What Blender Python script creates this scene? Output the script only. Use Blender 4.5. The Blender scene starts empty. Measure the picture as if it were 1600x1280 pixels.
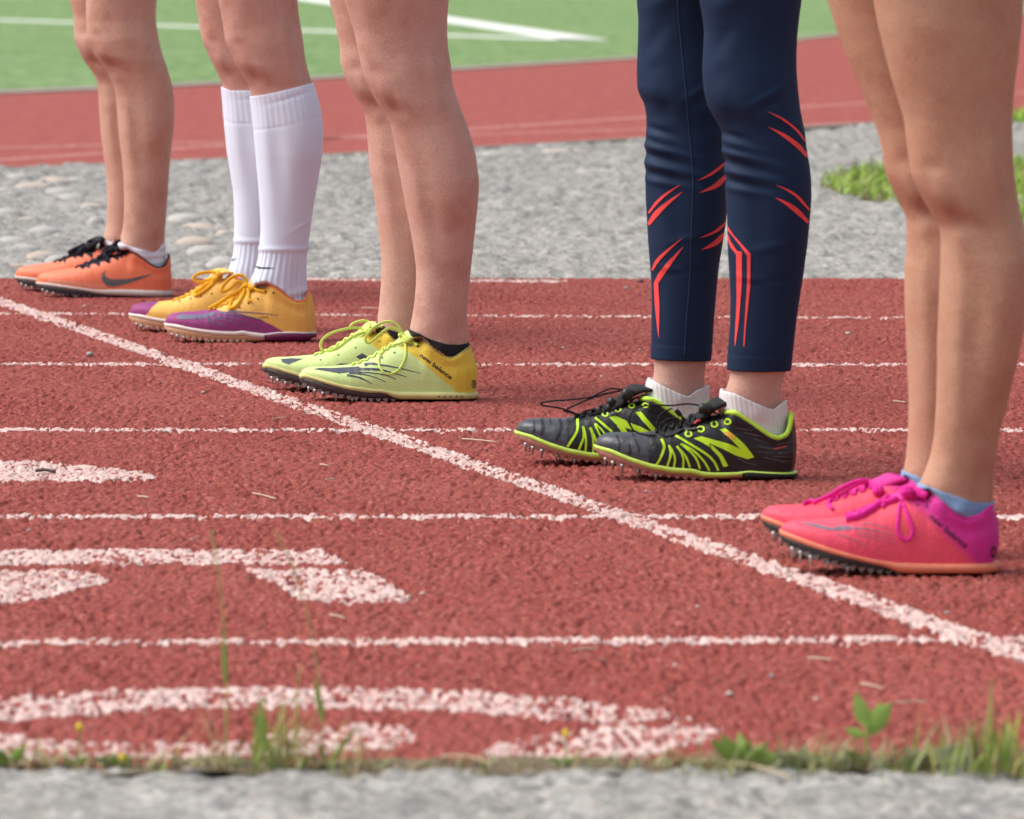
import bpy, bmesh, math, random
import numpy as np
from mathutils import Vector, Matrix
from mathutils.bvhtree import BVHTree

SC = bpy.context.scene
COL = SC.collection
R = math.radians
rng = np.random.default_rng(7)
random.seed(7)

# ------------------------------------------------------------------ camera
F = 8000.0                 # focal length in pixels of the 1600 px wide photograph
CAMH = 0.775
TH = math.atan(750.0 / F)
cd = bpy.data.cameras.new('camera')
cam = bpy.data.objects.new('camera', cd)
COL.objects.link(cam)
cam.location = (0, 0, CAMH)
cam.rotation_euler = (math.pi / 2 - TH, 0, 0)
cd.sensor_fit = 'HORIZONTAL'
cd.sensor_width = 36
cd.lens = 36 * F / 1600
cd.clip_start = 0.1
cd.clip_end = 5000
cd.dof.use_dof = True
cd.dof.focus_distance = 8.2
cd.dof.aperture_fstop = 11.5
SC.camera = cam

# ------------------------------------------------------------------ world, sun
SUN_EL, SUN_AZ = R(54), R(-88)       # azimuth measured from +Y towards +X
W = bpy.data.worlds.new('World')
SC.world = W
W.use_nodes = True
wn = W.node_tree
for n in list(wn.nodes): wn.nodes.remove(n)
sky = wn.nodes.new('ShaderNodeTexSky')
sky.sky_type = 'NISHITA'
sky.sun_disc = False
sky.sun_elevation = SUN_EL
sky.sun_rotation = SUN_AZ
sky.air_density = 1.6
sky.dust_density = 6.0
hs = wn.nodes.new('ShaderNodeHueSaturation')
hs.inputs['Saturation'].default_value = 0.5
bg = wn.nodes.new('ShaderNodeBackground')
bg.inputs['Strength'].default_value = 0.15
wo = wn.nodes.new('ShaderNodeOutputWorld')
wn.links.new(sky.outputs[0], hs.inputs['Color'])
wn.links.new(hs.outputs[0], bg.inputs['Color'])
wn.links.new(bg.outputs[0], wo.inputs[0])
sd = bpy.data.lights.new('sun', 'SUN')
sd.energy = 1.5
sd.angle = R(40)
sd.color = (1, 0.99, 0.97)
sun = bpy.data.objects.new('sun', sd)
COL.objects.link(sun)
_s = Vector((math.sin(SUN_AZ) * math.cos(SUN_EL), math.cos(SUN_AZ) * math.cos(SUN_EL), math.sin(SUN_EL)))
sun.rotation_euler = _s.to_track_quat('Z', 'Y').to_euler()
SC.view_settings.view_transform = 'Standard'
SC.view_settings.look = 'None'
SC.view_settings.exposure = 0.25
SC.view_settings.gamma = 1
SC.cycles.max_bounces = 6

# ------------------------------------------------------------------ photogrammetry helpers
CT, ST = math.cos(TH), math.sin(TH)
CAM = np.array([0, 0, CAMH])
def ray(px, py):
    a, b = (px - 800) / F, -(py - 640) / F
    return np.array([a, CT + b * ST, -ST + b * CT])
def G(px, py):                      # point on the ground
    d = ray(px, py); return CAM + d * (-CAMH / d[2])
def PL(px, py, Y):                  # point in the upright plane at distance Y
    d = ray(px, py); return CAM + d * (Y / d[1])
def PX(p):                          # world -> pixels
    x, y, z = p[..., 0], p[..., 1], p[..., 2] - CAMH
    dep = y * CT - z * ST
    up = y * ST + z * CT
    return np.stack([800 + F * x / dep, 640 - F * up / dep], -1)
def zz(reg, w, pts):                # coordinates measured in an enlargement -> photograph pixels
    s = (reg[2] - reg[0]) / w
    return [(reg[0] + p[0] * s, reg[1] + p[1] * s) + tuple(p[2:]) for p in pts]

def sstep(a, b, x):
    t = np.clip((x - a) / (b - a), 0, 1); return t * t * (3 - 2 * t)
def spline(pts, n=8):
    P = [np.array(p, float) for p in pts]
    P = [2 * P[0] - P[1]] + P + [2 * P[-1] - P[-2]]
    out = []
    for i in range(1, len(P) - 2):
        for k in range(n):
            t = k / n
            a, b, c, d = P[i-1], P[i], P[i+1], P[i+2]
            out.append(0.5 * (2*b + (c-a)*t + (2*a-5*b+4*c-d)*t*t + (3*b-a-3*c+d)*t**3))
    out.append(P[-2]); return out

# ------------------------------------------------------------------ objects
def tag(o, label=None, cat=None, group=None, kind=None):
    if label: o['label'] = label
    if cat: o['category'] = cat
    if group: o['group'] = group
    if kind: o['kind'] = kind
    return o
OFF = np.zeros(3)
def mk(name, V, Fc, mat, parent=None, smooth=True, off=None, attrs=None):
    V = np.asarray(V, float) - (OFF if off is None else off)
    me = bpy.data.meshes.new(name)
    me.from_pydata(V.tolist(), [], Fc)
    if mat: me.materials.append(mat)
    if smooth: me.polygons.foreach_set('use_smooth', [True] * len(me.polygons))
    if attrs:
        for k, a in attrs.items():
            at = me.attributes.new(k, 'FLOAT', 'POINT'); at.data.foreach_set('value', np.asarray(a, np.float32))
    me.update()
    o = bpy.data.objects.new(name, me)
    COL.objects.link(o)
    if parent: o.parent = parent
    return o
def mk_np(name, V, Q, mat, parent=None, off=None, attrs=None, smooth=True):
    me = bpy.data.meshes.new(name)
    V = np.asarray(V, np.float32) - np.asarray(OFF if off is None else off, np.float32)
    me.vertices.add(len(V)); me.vertices.foreach_set('co', V.ravel())
    n = len(Q)
    me.loops.add(n * 4); me.loops.foreach_set('vertex_index', np.asarray(Q, np.int32).ravel())
    me.polygons.add(n)
    me.polygons.foreach_set('loop_start', np.arange(0, n * 4, 4, dtype=np.int32))
    me.polygons.foreach_set('loop_total', np.full(n, 4, np.int32))
    me.polygons.foreach_set('use_smooth', np.full(n, smooth))
    if attrs:
        for k, a in attrs.items():
            at = me.attributes.new(k, 'FLOAT', 'POINT'); at.data.foreach_set('value', np.asarray(a, np.float32))
    me.materials.append(mat)
    me.update(calc_edges=True); me.validate()
    o = bpy.data.objects.new(name, me); COL.objects.link(o)
    if parent: o.parent = parent
    return o
def empty(name, loc):
    o = bpy.data.objects.new(name, None); COL.objects.link(o); o.location = loc
    o.empty_display_size = 0.05
    return o
def grid_faces(n, m, closed=False):
    fs = []
    for i in range(n - 1):
        for j in range(m if closed else m - 1):
            k = (j + 1) % m
            fs.append((i * m + j, i * m + k, (i + 1) * m + k, (i + 1) * m + j))
    return fs

# ------------------------------------------------------------------ materials
class NT:
    def __init__(s, name):
        s.m = bpy.data.materials.new(name); s.m.use_nodes = True
        s.t = s.m.node_tree; s.b = s.t.nodes['Principled BSDF']
        s.co = None
    def n(s, typ, **kw):
        x = s.t.nodes.new(typ)
        for k, v in kw.items(): setattr(x, k, v)
        return x
    def l(s, a, b): s.t.links.new(a, b)
    def coord(s, sc=(1, 1, 1), rot=(0, 0, 0)):
        if not s.co: s.co = s.n('ShaderNodeTexCoord')
        mp = s.n('ShaderNodeMapping'); mp.inputs['Scale'].default_value = sc; mp.inputs['Rotation'].default_value = rot
        s.l(s.co.outputs['Object'], mp.inputs['Vector']); return mp.outputs[0]
    def noise(s, scale, detail=3, rough=0.55, sc=(1, 1, 1)):
        x = s.n('ShaderNodeTexNoise'); x.inputs['Scale'].default_value = scale
        x.inputs['Detail'].default_value = detail; x.inputs['Roughness'].default_value = rough
        s.l(s.coord(sc), x.inputs['Vector']); return x.outputs['Fac']
    def voro(s, scale, feature='F1', sc=(1, 1, 1), out='Distance'):
        x = s.n('ShaderNodeTexVoronoi', feature=feature); x.inputs['Scale'].default_value = scale
        s.l(s.coord(sc), x.inputs['Vector']); return x.outputs[out]
    def wave(s, scale, rot=(0, 0, 0), dist=0.0, prof='SIN', sc=(1, 1, 1)):
        x = s.n('ShaderNodeTexWave', wave_profile=prof); x.inputs['Scale'].default_value = scale
        x.inputs['Distortion'].default_value = dist; x.inputs['Detail'].default_value = 1
        s.l(s.coord(sc, rot), x.inputs['Vector']); return x.outputs['Fac']
    def ramp(s, fac, stops):
        r = s.n('ShaderNodeValToRGB'); e = r.color_ramp.elements
        while len(e) > 1: e.remove(e[-1])
        e[0].position = stops[0][0]; e[0].color = (*stops[0][1], 1)
        for p, c in stops[1:]:
            k = e.new(p); k.color = (*c, 1)
        s.l(fac, r.inputs[0]); return r.outputs[0]
    def mr(s, v, a, b, c=0., d=1.):
        r = s.n('ShaderNodeMapRange'); r.inputs[1].default_value = a; r.inputs[2].default_value = b
        r.inputs[3].default_value = c; r.inputs[4].default_value = d
        s.l(v, r.inputs[0]); return r.outputs[0]
    def attr(s, name):
        a = s.n('ShaderNodeAttribute'); a.attribute_name = name; return a.outputs['Fac']
    def mix(s, f, a, b, blend='MIX'):
        x = s.n('ShaderNodeMix', data_type='RGBA', blend_type=blend)
        for sock, v in ((x.inputs[0], f), (x.inputs[6], a), (x.inputs[7], b)):
            if isinstance(v, (int, float)): sock.default_value = v
            elif isinstance(v, tuple): sock.default_value = (*v, 1)
            else: s.l(v, sock)
        return x.outputs[2]
    def math(s, op, a, b=0.5):
        x = s.n('ShaderNodeMath', operation=op)
        for sock, v in ((x.inputs[0], a), (x.inputs[1], b)):
            if isinstance(v, (int, float)): sock.default_value = v
            else: s.l(v, sock)
        return x.outputs[0]
    def col(s, c):
        if isinstance(c, tuple): s.b.inputs['Base Color'].default_value = (*c, 1)
        else: s.l(c, s.b.inputs['Base Color'])
        return s
    def set(s, rough=.6, spec=.5, sss=0, metal=0):
        s.b.inputs['Roughness'].default_value = rough
        s.b.inputs['Specular IOR Level'].default_value = spec
        s.b.inputs['Metallic'].default_value = metal
        if sss:
            s.b.inputs['Subsurface Weight'].default_value = sss
            s.b.inputs['Subsurface Radius'].default_value = (1, .35, .2)
            s.b.inputs['Subsurface Scale'].default_value = .006
        return s
    def bump(s, h, strength=.3, dist=.001):
        b = s.n('ShaderNodeBump'); b.inputs['Strength'].default_value = strength; b.inputs['Distance'].default_value = dist
        s.l(h, b.inputs['Height'])
        prev = s.b.inputs['Normal']
        if prev.is_linked: s.l(prev.links[0].from_socket, b.inputs['Normal'])
        s.l(b.outputs[0], prev); return s

def srgb(r, g, b):
    f = lambda c: (c / 255 / 12.92) if c <= 10 else ((c / 255 + .055) / 1.055) ** 2.4
    return (f(r), f(g), f(b))
def sc3(c, k): return tuple(min(1, x * k) for x in c)

def mat_plain(name, c, rough=.6, spec=.4, var=.12, scale=60, bump=0, bscale=600):
    m = NT(name)
    m.col(m.mix(m.noise(scale, 4), sc3(c, 1 - var), sc3(c, 1 + var))).set(rough, spec)
    if bump: m.bump(m.noise(bscale, 2), bump, .0006)
    return m.m

def mat_track():
    m = NT('red_rubber_track')
    sep = m.n('ShaderNodeSeparateColor'); m.l(m.voro(230, out='Color'), sep.inputs[0])
    g = m.ramp(sep.outputs[0], [(.0, (.09, .016, .014)), (.18, (.20, .034, .029)), (.45, (.27, .05, .041)), (.75, (.34, .074, .061)), (.93, (.45, .14, .12)), (1., (.57, .30, .27))])
    n1 = m.noise(330, 3, .6)
    base = m.ramp(n1, [(.3, (.085, .013, .011)), (.45, (.235, .042, .034)), (.6, (.33, .072, .058)), (.75, (.48, .16, .14))])
    c = m.mix(.5, base, g)
    big = m.noise(2.2, 5, .65)
    c = m.mix(m.mr(big, .38, .72, 0., .45), c, (.36, .105, .085))
    fade = m.mr(m.noise(9, 4, .6), .5, .75, 0., .3)
    c = m.mix(fade, c, (.19, .035, .03))
    m.col(c).set(.85, .22)
    m.bump(m.noise(420, 2, .6), .9, .0022)
    return m.m
def mat_far_track():
    m = NT('far_red_rubber')
    n1 = m.noise(14, 8, .8, (1, .4, 1))
    m.col(m.ramp(n1, [(.3, (.20, .036, .030)), (.5, (.30, .060, .050)), (.7, (.36, .105, .085))])).set(.8, .3)
    m.bump(m.noise(160, 2), .5, .002)
    return m.m
def mat_paint():
    m = NT('worn_white_paint')
    n1 = m.noise(260, 4, .7)
    c = m.ramp(n1, [(.30, (.30, .07, .06)), (.40, (.50, .24, .21)), (.50, (.62, .45, .42)), (.64, (.74, .66, .63))])
    m.col(c).set(.8, .25); m.bump(m.noise(520, 2), .8, .0012)
    return m.m
def mat_concrete(name, warm=0.0):
    m = NT(name)
    agg = m.voro(95, out='Color')
    sep = m.n('ShaderNodeSeparateColor'); m.l(agg, sep.inputs[0])
    a = m.ramp(sep.outputs[0], [(.0, (.05, .048, .045)), (.25, (.22, .213, .20)), (.55, (.38, .37, .35)), (.8, (.48, .465, .435)), (.92, (.43, .34, .28)), (1., (.60, .585, .56))])
    b = m.ramp(m.noise(120, 5, .7), [(.3, (.14, .136, .128)), (.5, (.38, .37, .35)), (.7, (.56, .55, .53))])
    c = m.mix(.35, a, b)
    blot = m.mr(m.noise(7, 6, .75), .40, .60, 0., .62)
    c = m.mix(blot, c, (.17, .165, .155))
    pat = m.noise(1.6, 5, .6)
    c = m.mix(m.mr(pat, .35, .7), c, m.mix(.35, c, (.36, .352, .34)))
    mos = m.mr(m.noise(3.1, 6, .7), .60, .72)
    c = m.mix(m.math('MULTIPLY', mos, .35), c, (.19, .185, .13))
    dks = m.mr(m.noise(26, 4, .7), .60, .70)
    c = m.mix(m.math('MULTIPLY', dks, .5), c, (.11, .108, .10))
    m.col(c).set(.9, .2); m.bump(m.voro(90), .6, .004); m.bump(m.noise(260, 3), .6, .002)
    return m.m
def mat_field():
    m = NT('field_grass')
    n1 = m.noise(9, 8, .85, (1, .35, 1))
    c = m.ramp(n1, [(.30, (.05, .115, .028)), (.47, (.13, .235, .07)), (.56, (.21, .32, .12)), (.72, (.40, .47, .26))])
    big = m.noise(1.1, 3, .6)
    c = m.mix(m.mr(big, .35, .7), c, m.mix(.4, c, (.26, .35, .19)))
    m.col(c).set(.8, .2); m.bump(m.noise(130, 3), .8, .01)
    return m.m
def mat_skin(name, c, red=.36):
    m = NT(name)
    dark = (c[0] * .74, c[1] * .58, c[2] * .53)
    lite = (min(1, c[0] * 1.08), min(1, c[1] * 1.16), min(1, c[2] * 1.2))
    a = m.ramp(m.noise(16, 5, .6), [(.30, dark), (.5, c), (.72, lite)])
    f = m.ramp(m.noise(380, 3, .6), [(.3, sc3(c, .66)), (.5, c), (.7, sc3(c, 1.25))])
    a = m.mix(.45, a, f)
    k = m.attr('knee')
    kn = m.math('MULTIPLY', k, m.mr(m.noise(45, 4), .25, .7, .45, 1.))
    a = m.mix(m.math('MULTIPLY', kn, red), a, (c[0] * .62, c[1] * .48, c[2] * .52))
    a = m.mix(m.math('MULTIPLY', m.attr('hollow'), .10), a, (c[0] * .48, c[1] * .40, c[2] * .46))  # darker knee hollow: part skin pigment, part shade put into the colour
    pk = m.mr(m.noise(7, 4, .6), .45, .7, 0., .35)
    a = m.mix(pk, a, (c[0] * .92, c[1] * .66, c[2] * .62))
    sp = m.mr(m.voro(36), .045, .075, 1., 0.)
    gate = m.mr(m.noise(9, 2), .58, .64)
    a = m.mix(m.math('MULTIPLY', m.math('MULTIPLY', sp, gate), .35), a, (c[0] * .55, c[1] * .4, c[2] * .38))
    m.col(a).set(.55, .3, .08)
    m.bump(m.noise(420, 3, .6), .6, .0008); m.bump(m.noise(38, 4, .55), .35, .004)
    return m.m

# per-shoe fabrics: 'zone' is a signed distance (metres) to the border of a second colour of cloth
def mat_upper(name, c1, c2=None, soft=.0006, tex=None, rough=.62, spec=.35, dirt=.12, toe=None):
    m = NT(name)
    fine = m.noise(700, 2)
    a = m.mix(fine, sc3(c1, .86), sc3(c1, 1.1))
    if toe:
        a = m.mix(m.mr(m.attr('toe'), -.002, .002), a, toe)
    if c2:
        b = m.mix(fine, sc3(c2, .86), sc3(c2, 1.1))
        a = m.mix(m.mr(m.attr('zone'), -soft, soft), a, b)
    if dirt:
        d = m.mr(m.noise(70, 5, .65), .5, .75)
        a = m.mix(m.math('MULTIPLY', d, dirt), a, (.25, .13, .09))
    m.col(a).set(rough, spec)
    if tex == 'ridge':
        m.bump(m.wave(95, (0, R(72), 0), 1.6, sc=(1, .3, 1)), .38, .0008)
    elif tex == 'mesh':
        m.bump(m.voro(260, sc=(1, 1, .8)), .5, .0008)
    elif tex == 'knit':
        m.bump(m.voro(330, sc=(1, 1, .7)), .6, .0008); m.bump(m.noise(120, 3), .35, .0012)
    elif tex == 'glossy':
        m.bump(m.noise(60, 4, .6), .5, .003); m.bump(m.wave(28, (0, R(86), 0), 6.0, sc=(1, .5, 1)), .18, .001)
    m.bump(m.noise(45, 3), .25, .003)
    return m.m

M = {}
M['track'] = mat_track(); M['fartrack'] = mat_far_track(); M['paint'] = mat_paint()
M['concrete'] = mat_concrete('rough_concrete'); M['field'] = mat_field()
M['stone'] = mat_plain('river_stone', (.48, .40, .345), .8, .3, .35, 22, .4, 200)
M['stone_grey'] = mat_plain('river_stone_grey', (.43, .415, .395), .8, .3, .35, 22, .4, 200)
M['kerb'] = mat_plain('kerb_stone', (.28, .25, .215), .9, .2, .3, 8, .5, 120)
M['soil'] = mat_plain('soil', (.17, .135, .09), .95, .1, .5, 50, .8, 150)
M['steel'] = NT('spike_steel').col((.50, .50, .51)).set(.5, .5, 0, 1).m

# ------------------------------------------------------------------ GROUND
# noise field shared by the rubber surface and the paint that lies on it
def filt(a, sx, sy):
    ny, nx = a.shape
    fx = np.fft.fftfreq(nx)[None, :]; fy = np.fft.fftfreq(ny)[:, None]
    k = np.exp(-2 * (math.pi ** 2) * ((fx * sx) ** 2 + (fy * sy) ** 2))
    r = np.fft.ifft2(np.fft.fft2(a) * k).real
    return (r - r.mean()) / r.std()
def relief(x0, x1, y0, y1, nx, ny, specs):
    h = np.zeros((ny, nx))
    for sx, sy, amp in specs: h += amp * filt(rng.standard_normal((ny, nx)), sx, sy)
    xs, ys = np.linspace(x0, x1, nx), np.linspace(y0, y1, ny)
    return xs, ys, h
def sheet(name, xs, ys, h, mat, keep=None, parent=None, yfun=None):
    nx, ny = len(xs), len(ys)
    X, Y = np.meshgrid(xs, ys)
    if yfun is not None: Y = yfun(X, Y)
    V = np.stack([X, Y, h], -1).reshape(-1, 3)
    i = np.arange(nx * ny).reshape(ny, nx)
    Q = np.stack([i[:-1, :-1], i[:-1, 1:], i[1:, 1:], i[1:, :-1]], -1)
    Q = Q[keep] if keep is not None else Q.reshape(-1, 4)
    if keep is not None:
        u, inv = np.unique(Q, return_inverse=True); V = V[u]; Q = inv.reshape(-1, 4)
    return mk_np(name, V, Q, mat, parent)
def inpoly(px, py, poly):
    r = np.zeros(px.shape, bool); n = len(poly)
    for i in range(n):
        x1, y1 = poly[i]; x2, y2 = poly[(i + 1) % n]
        c = ((y1 > py) != (y2 > py)) & (px < (x2 - x1) * (py - y1) / (y2 - y1 + 1e-12) + x1)
        r ^= c
    return r

YN = G(800, 1194)[1]; YE = G(800, 434)[1]          # near and far edge of the track
def yedge_near(x): return YN + .012 * np.sin(x * 7.1) + .008 * np.sin(x * 23 + 1)
TX0, TX1 = -1.5, 1.5
txs, tys, th = relief(TX0, TX1, YN, YE, 1000, 900, [(.55, .5, .0020), (1.6, 1.2, .0006), (6, 4, .0004)])
th = -np.abs(th - .001) * .9 + np.minimum(th, .002) * .6     # rounded granules with sharper pits between them
th -= .0042 * sstep(.9, 2.1, filt(rng.standard_normal(th.shape), 1.5, .8))
th -= th.max() * .5
track = sheet('running_track', txs, tys, th, M['track'])
tag(track, kind='structure')
# the rubber goes on to both sides
def flat(name, x0, x1, y0, y1, z, mat, parent=None, n=2):
    return mk(name, [(x0, y0, z), (x1, y0, z), (x1, y1, z), (x0, y1, z)], [(0, 1, 2, 3)], mat, parent, False)
for sgn in (-1, 1):
    a, b = sorted((sgn * 1.498, sgn * 40))
    flat('track_continuation', a, b, YN, YE, -.0008, M['track'], track)

wear = filt(rng.standard_normal(th.shape), .6, .55) * .85 + filt(rng.standard_normal(th.shape), 9, 6) * .22
TXX, TYY = np.meshgrid(txs, tys)
CXX = (TXX[:-1, :-1] + TXX[1:, 1:]) / 2; CYY = (TYY[:-1, :-1] + TYY[1:, 1:]) / 2
EDGE = filt(rng.standard_normal(CXX.shape), 2, 2)
def paint(name, poly, wearamt=1.0, lift=.0010):
    P = np.array(poly)
    keep = inpoly(CXX + EDGE * .0012, CYY + np.roll(EDGE, 50, 0) * .0015, poly)
    if not keep.any(): return
    h = th + lift - .0016 * np.clip(wear + wearamt * .7 - .50, 0, 3)
    return sheet(name, txs, tys, h, M['paint'], keep, track)
def gline(a, b, wid):
    A, B = G(*a)[:2], G(*b)[:2]
    d = (B - A) / np.linalg.norm(B - A); n = np.array([-d[1], d[0]]) * wid / 2
    A = A - d * .8; B = B + d * .8
    return [tuple(A + n), tuple(B + n), tuple(B - n), tuple(A - n)]
for (y0, y1, wr) in ((1003, 997, .6), (806, 806, .6), (671, 671, .9), (568, 569, 1.0), (489, 497, 1.5)):
    paint('lane_line', gline((0, y0), (1600, y1), .041), wr)
paint('lane_line', gline((205, 433.5), (330, 434.5), .05)[:], .2)
sA, sB = G(0, 470), G(1600, 1022)
paint('start_line', gline((0, 470), (1600, 1022), .048), .85)
def gpoly(pts): return [tuple(G(*p)[:2]) for p in pts]
paint('painted_number', gpoly([(-60, 719), (60, 720), (140, 728), (215, 735), (245, 742), (240, 749), (100, 750), (-60, 752)]), .8)
paint('painted_number', gpoly([(-200, 862), (100, 858), (500, 858), (525, 868), (542, 880), (200, 881), (-200, 882)]), .9)
paint('painted_number', gpoly([(380, 888), (565, 888), (600, 905), (655, 938), (560, 941), (470, 938), (440, 915)]), .9)
paint('painted_number', gpoly([(-200, 892), (100, 890), (150, 895), (170, 907), (120, 920), (60, 936), (-40, 944), (-200, 946)]), .9)
paint('painted_number', gpoly([(-200, 1088), (0, 1085), (200, 1076), (500, 1072), (750, 1078), (900, 1092), (1020, 1107), (1090, 1118), (1000, 1126), (850, 1122), (700, 1108), (450, 1104), (250, 1106), (80, 1118), (0, 1126), (-200, 1134)]), 1.1)
paint('painted_number', gpoly([(-100, 1140), (20, 1148), (120, 1160), (350, 1158), (460, 1142), (560, 1130), (630, 1132), (650, 1150), (600, 1168), (450, 1178), (250, 1184), (0, 1190), (-100, 1190)]), 1.2)
paint('painted_number', gpoly([(755, 1165), (850, 1148), (930, 1135), (1050, 1128), (1130, 1132), (1110, 1155), (1000, 1180), (880, 1192), (760, 1192)]), 1.2)

# near concrete strip with the dirty joint in front of the track
cxs, cys, ch = relief(-1.6, 1.6, 3.2, YN - .03, 460, 190, [(.8, .8, .0020), (3, 2, .0016), (12, 8, .0014)])
near_c = sheet('concrete_path', cxs, cys, ch, M['concrete']); tag(near_c, kind='structure')
for sgn in (-1, 1):
    a, b = sorted((sgn * 1.59, sgn * 40)); flat('path_continuation', a, b, 3.2, YN - .03, -.001, M['concrete'], near_c)
flat('path_continuation', -40, 40, -40, 3.2, -.001, M['concrete'], near_c)
gs, gy, gh = relief(-1.8, 1.8, YN - .05, YN + .035, 500, 14, [(2, 1, .0018), (8, 2, .0015)])
edge_soil = sheet('soil_joint', gs, gy, gh - .002, M['soil']); tag(edge_soil, kind='structure')

# far concrete apron, from the track's far edge to the second track
def ybd(x):      # red/grey border behind the apron
    pts = [G(0, 265), G(270, 252), G(540, 241), G(760, 230), G(1000, 217), G(1360, 193), G(1600, 178)]
    X = [p[0] for p in pts]; Y = [p[1] for p in pts]
    k0 = (Y[1] - Y[0]) / (X[1] - X[0]); k1 = (Y[-1] - Y[-2]) / (X[-1] - X[-2])
    return np.where(x < X[0], Y[0] + (x - X[0]) * k0, np.where(x > X[-1], Y[-1] + (x - X[-1]) * k1, np.interp(x, X, Y)))
axs, aus, ah = relief(-3.2, 3.2, 0, 1, 540, 330, [(.7, .7, .0046), (2.0, 1.5, .0020), (9, 5, .003)])
ah[:2] -= .02
apron = sheet('concrete_apron', axs, aus, ah - .001, M['concrete'], yfun=lambda X, U: (YE - .02) + U * (ybd(X) - YE + .02))
tag(apron, kind='structure')
for sgn in (-1, 1):
    s = sgn * 3.19; e = sgn * 8
    yb, ye = float(ybd(s)), float(ybd(e))
    Vv = [(s, YE, -.004), (e, YE, -.004), (e, ye, -.004), (s, yb, -.004)]
    mk('apron_continuation', Vv, [(0, 1, 2, 3) if sgn > 0 else (3, 2, 1, 0)], M['concrete'], apron, False)

# second track (diagonal) and its kerbs
def yfd(x):      # border between the second track and the field
    pts = [G(0, 147), G(270, 136), G(520, 123), G(760, 107), G(1000, 92), G(1300, 57)]
    X = [p[0] for p in pts]; Y = [p[1] for p in pts]
    k1 = (Y[-1] - Y[-2]) / (X[-1] - X[-2]); k0 = (Y[1] - Y[0]) / (X[1] - X[0])
    return np.where(x < X[0], Y[0] + (x - X[0]) * k0, np.where(x > X[-1], Y[-1] + (x - X[-1]) * k1, np.interp(x, X, Y)))
def strip(name, xs, f0, f1, z, mat, parent=None, nu=2):
    V = []; fs = []
    for x in xs:
        for k in range(nu):
            t = k / (nu - 1); V.append((x, float(f0(x)) * (1 - t) + float(f1(x)) * t, z))
    return mk(name, V, [(a, d, c, b) for a, b, c, d in grid_faces(len(xs), nu)], mat, parent, False)
bx = np.linspace(-9, 9, 90)
far_track = tag(strip('far_running_track', bx, lambda x: ybd(x) + .02, yfd, -.001, M['fartrack']), kind='structure')
def ribbon3(name, xs, f0, f1, z0, z1, mat, parent=None):     # low kerb with a real step
    V = []
    for x in xs:
        a, b = float(f0(x)), float(f1(x))
        V += [(x, a, z0), (x, a, z1), (x, b, z1), (x, b, z0)]
    return mk(name, V, [f[::-1] for f in grid_faces(len(xs), 4)], mat, parent, False)
tag(ribbon3('apron_edge', bx, lambda x: ybd(x) - .05, lambda x: ybd(x) + .03, -.02, .004, M['kerb']), kind='structure')
tag(ribbon3('field_kerb', bx, lambda x: yfd(x) - .05, lambda x: yfd(x) + .55, -.02, .006, M['kerb']), kind='structure')
M['fadedpaint'] = NT('faded_paint'); _f = M['fadedpaint']
_f.col(_f.mix(_f.mr(_f.noise(28, 4, .7), .42, .6), (.33, .085, .075), (.52, .30, .27))).set(.8, .2); M['fadedpaint'] = _f.m
M['white'] = mat_plain('white_line_paint', (.78, .79, .76), .8, .2, .08, 20)
def lstrip(name, p, q, wid, z, mat, parent, ext=.0):
    A, B = G(*p)[:2], G(*q)[:2]; d = (B - A) / np.linalg.norm(B - A); n = np.array([-d[1], d[0]]) * wid / 2
    A = A - d * ext; B = B + d * ext
    return mk(name, [(*(A + n), z), (*(A - n), z), (*(B - n), z), (*(B + n), z)], [(0, 1, 2, 3)], mat, parent, False)
lstrip('lane_line', (0, 231), (520, 216), .10, -.0004, M['fadedpaint'], far_track, 3)
lstrip('lane_line', (540, 214), (1360, 160), .09, -.0004, M['fadedpaint'], far_track, 3)
# field to the horizon
field = tag(strip('playing_field', np.concatenate([np.linspace(-400,-9.5,20), bx, np.linspace(9.5,400,20)]), lambda x: (yfd(x) + .54) if abs(x) <= 9 else (float(yfd(-9))+.54 if x < 0 else float(yfd(9))+.54), lambda x: 1500., -.012, M['field'], nu=12), kind='structure')
def fl(name, p, q, w, ext): lstrip(name, p, q, w, -.0112, M['white'], field, ext)
fl('field_line', (-60, 27), (912, 60), .30, 0)
fl('field_line', (478, -4), (915, 60), .34, 0)
fl('field_line', (440, -14), (478, -4), .34, 0)
big = flat('ground', -600, 600, -300, 1600, -.045, M['field']); tag(big, kind='structure')

# embedded river stones in the apron
def stone_mesh(seed, n=10, m=7):
    r = np.random.default_rng(seed); V = []
    ph = r.uniform(0, 6.28, 3)
    for i in range(m):
        a = math.pi * i / (m - 1)
        for j in range(n):
            t = 2 * math.pi * j / n
            k = 1 + .10 * math.sin(2 * t + ph[0]) + .06 * math.sin(3 * t + ph[1])
            sp = math.copysign(abs(math.cos(a)) ** .8, math.cos(a))
            V.append((math.sin(a) * math.cos(t) * k, math.sin(a) * math.sin(t) * k, sp))
    me = bpy.data.meshes.new('stone'); me.from_pydata(V, [], grid_faces(m, n, True)); me.polygons.foreach_set('use_smooth', [True] * len(me.polygons))
    return me
stone_me = [stone_mesh(i) for i in range(5)]
for i, me in enumerate(stone_me): me.materials.append(M['stone'] if i % 2 else M['stone_grey'])
stones = [(28, 278, 36), (88, 284, 50), (118, 283, 34), (52, 292, 44), (95, 302, 40), (110, 310, 40), (145, 326, 30), (12, 335, 34), (50, 345, 40), (70, 362, 42), (18, 378, 44),
          (108, 376, 34), (38, 392, 36), (66, 402, 40), (90, 408, 30), (290, 343, 46), (312, 356, 44), (268, 371, 30), (305, 380, 46), (320, 394, 48), (348, 408, 36), (352, 370, 26),
          (338, 420, 32), (20, 418, 34), (150, 350, 24), (5, 300, 30), (0, 268, 30), (770, 243, 40), (880, 238, 60), (930, 268, 50)]
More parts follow.
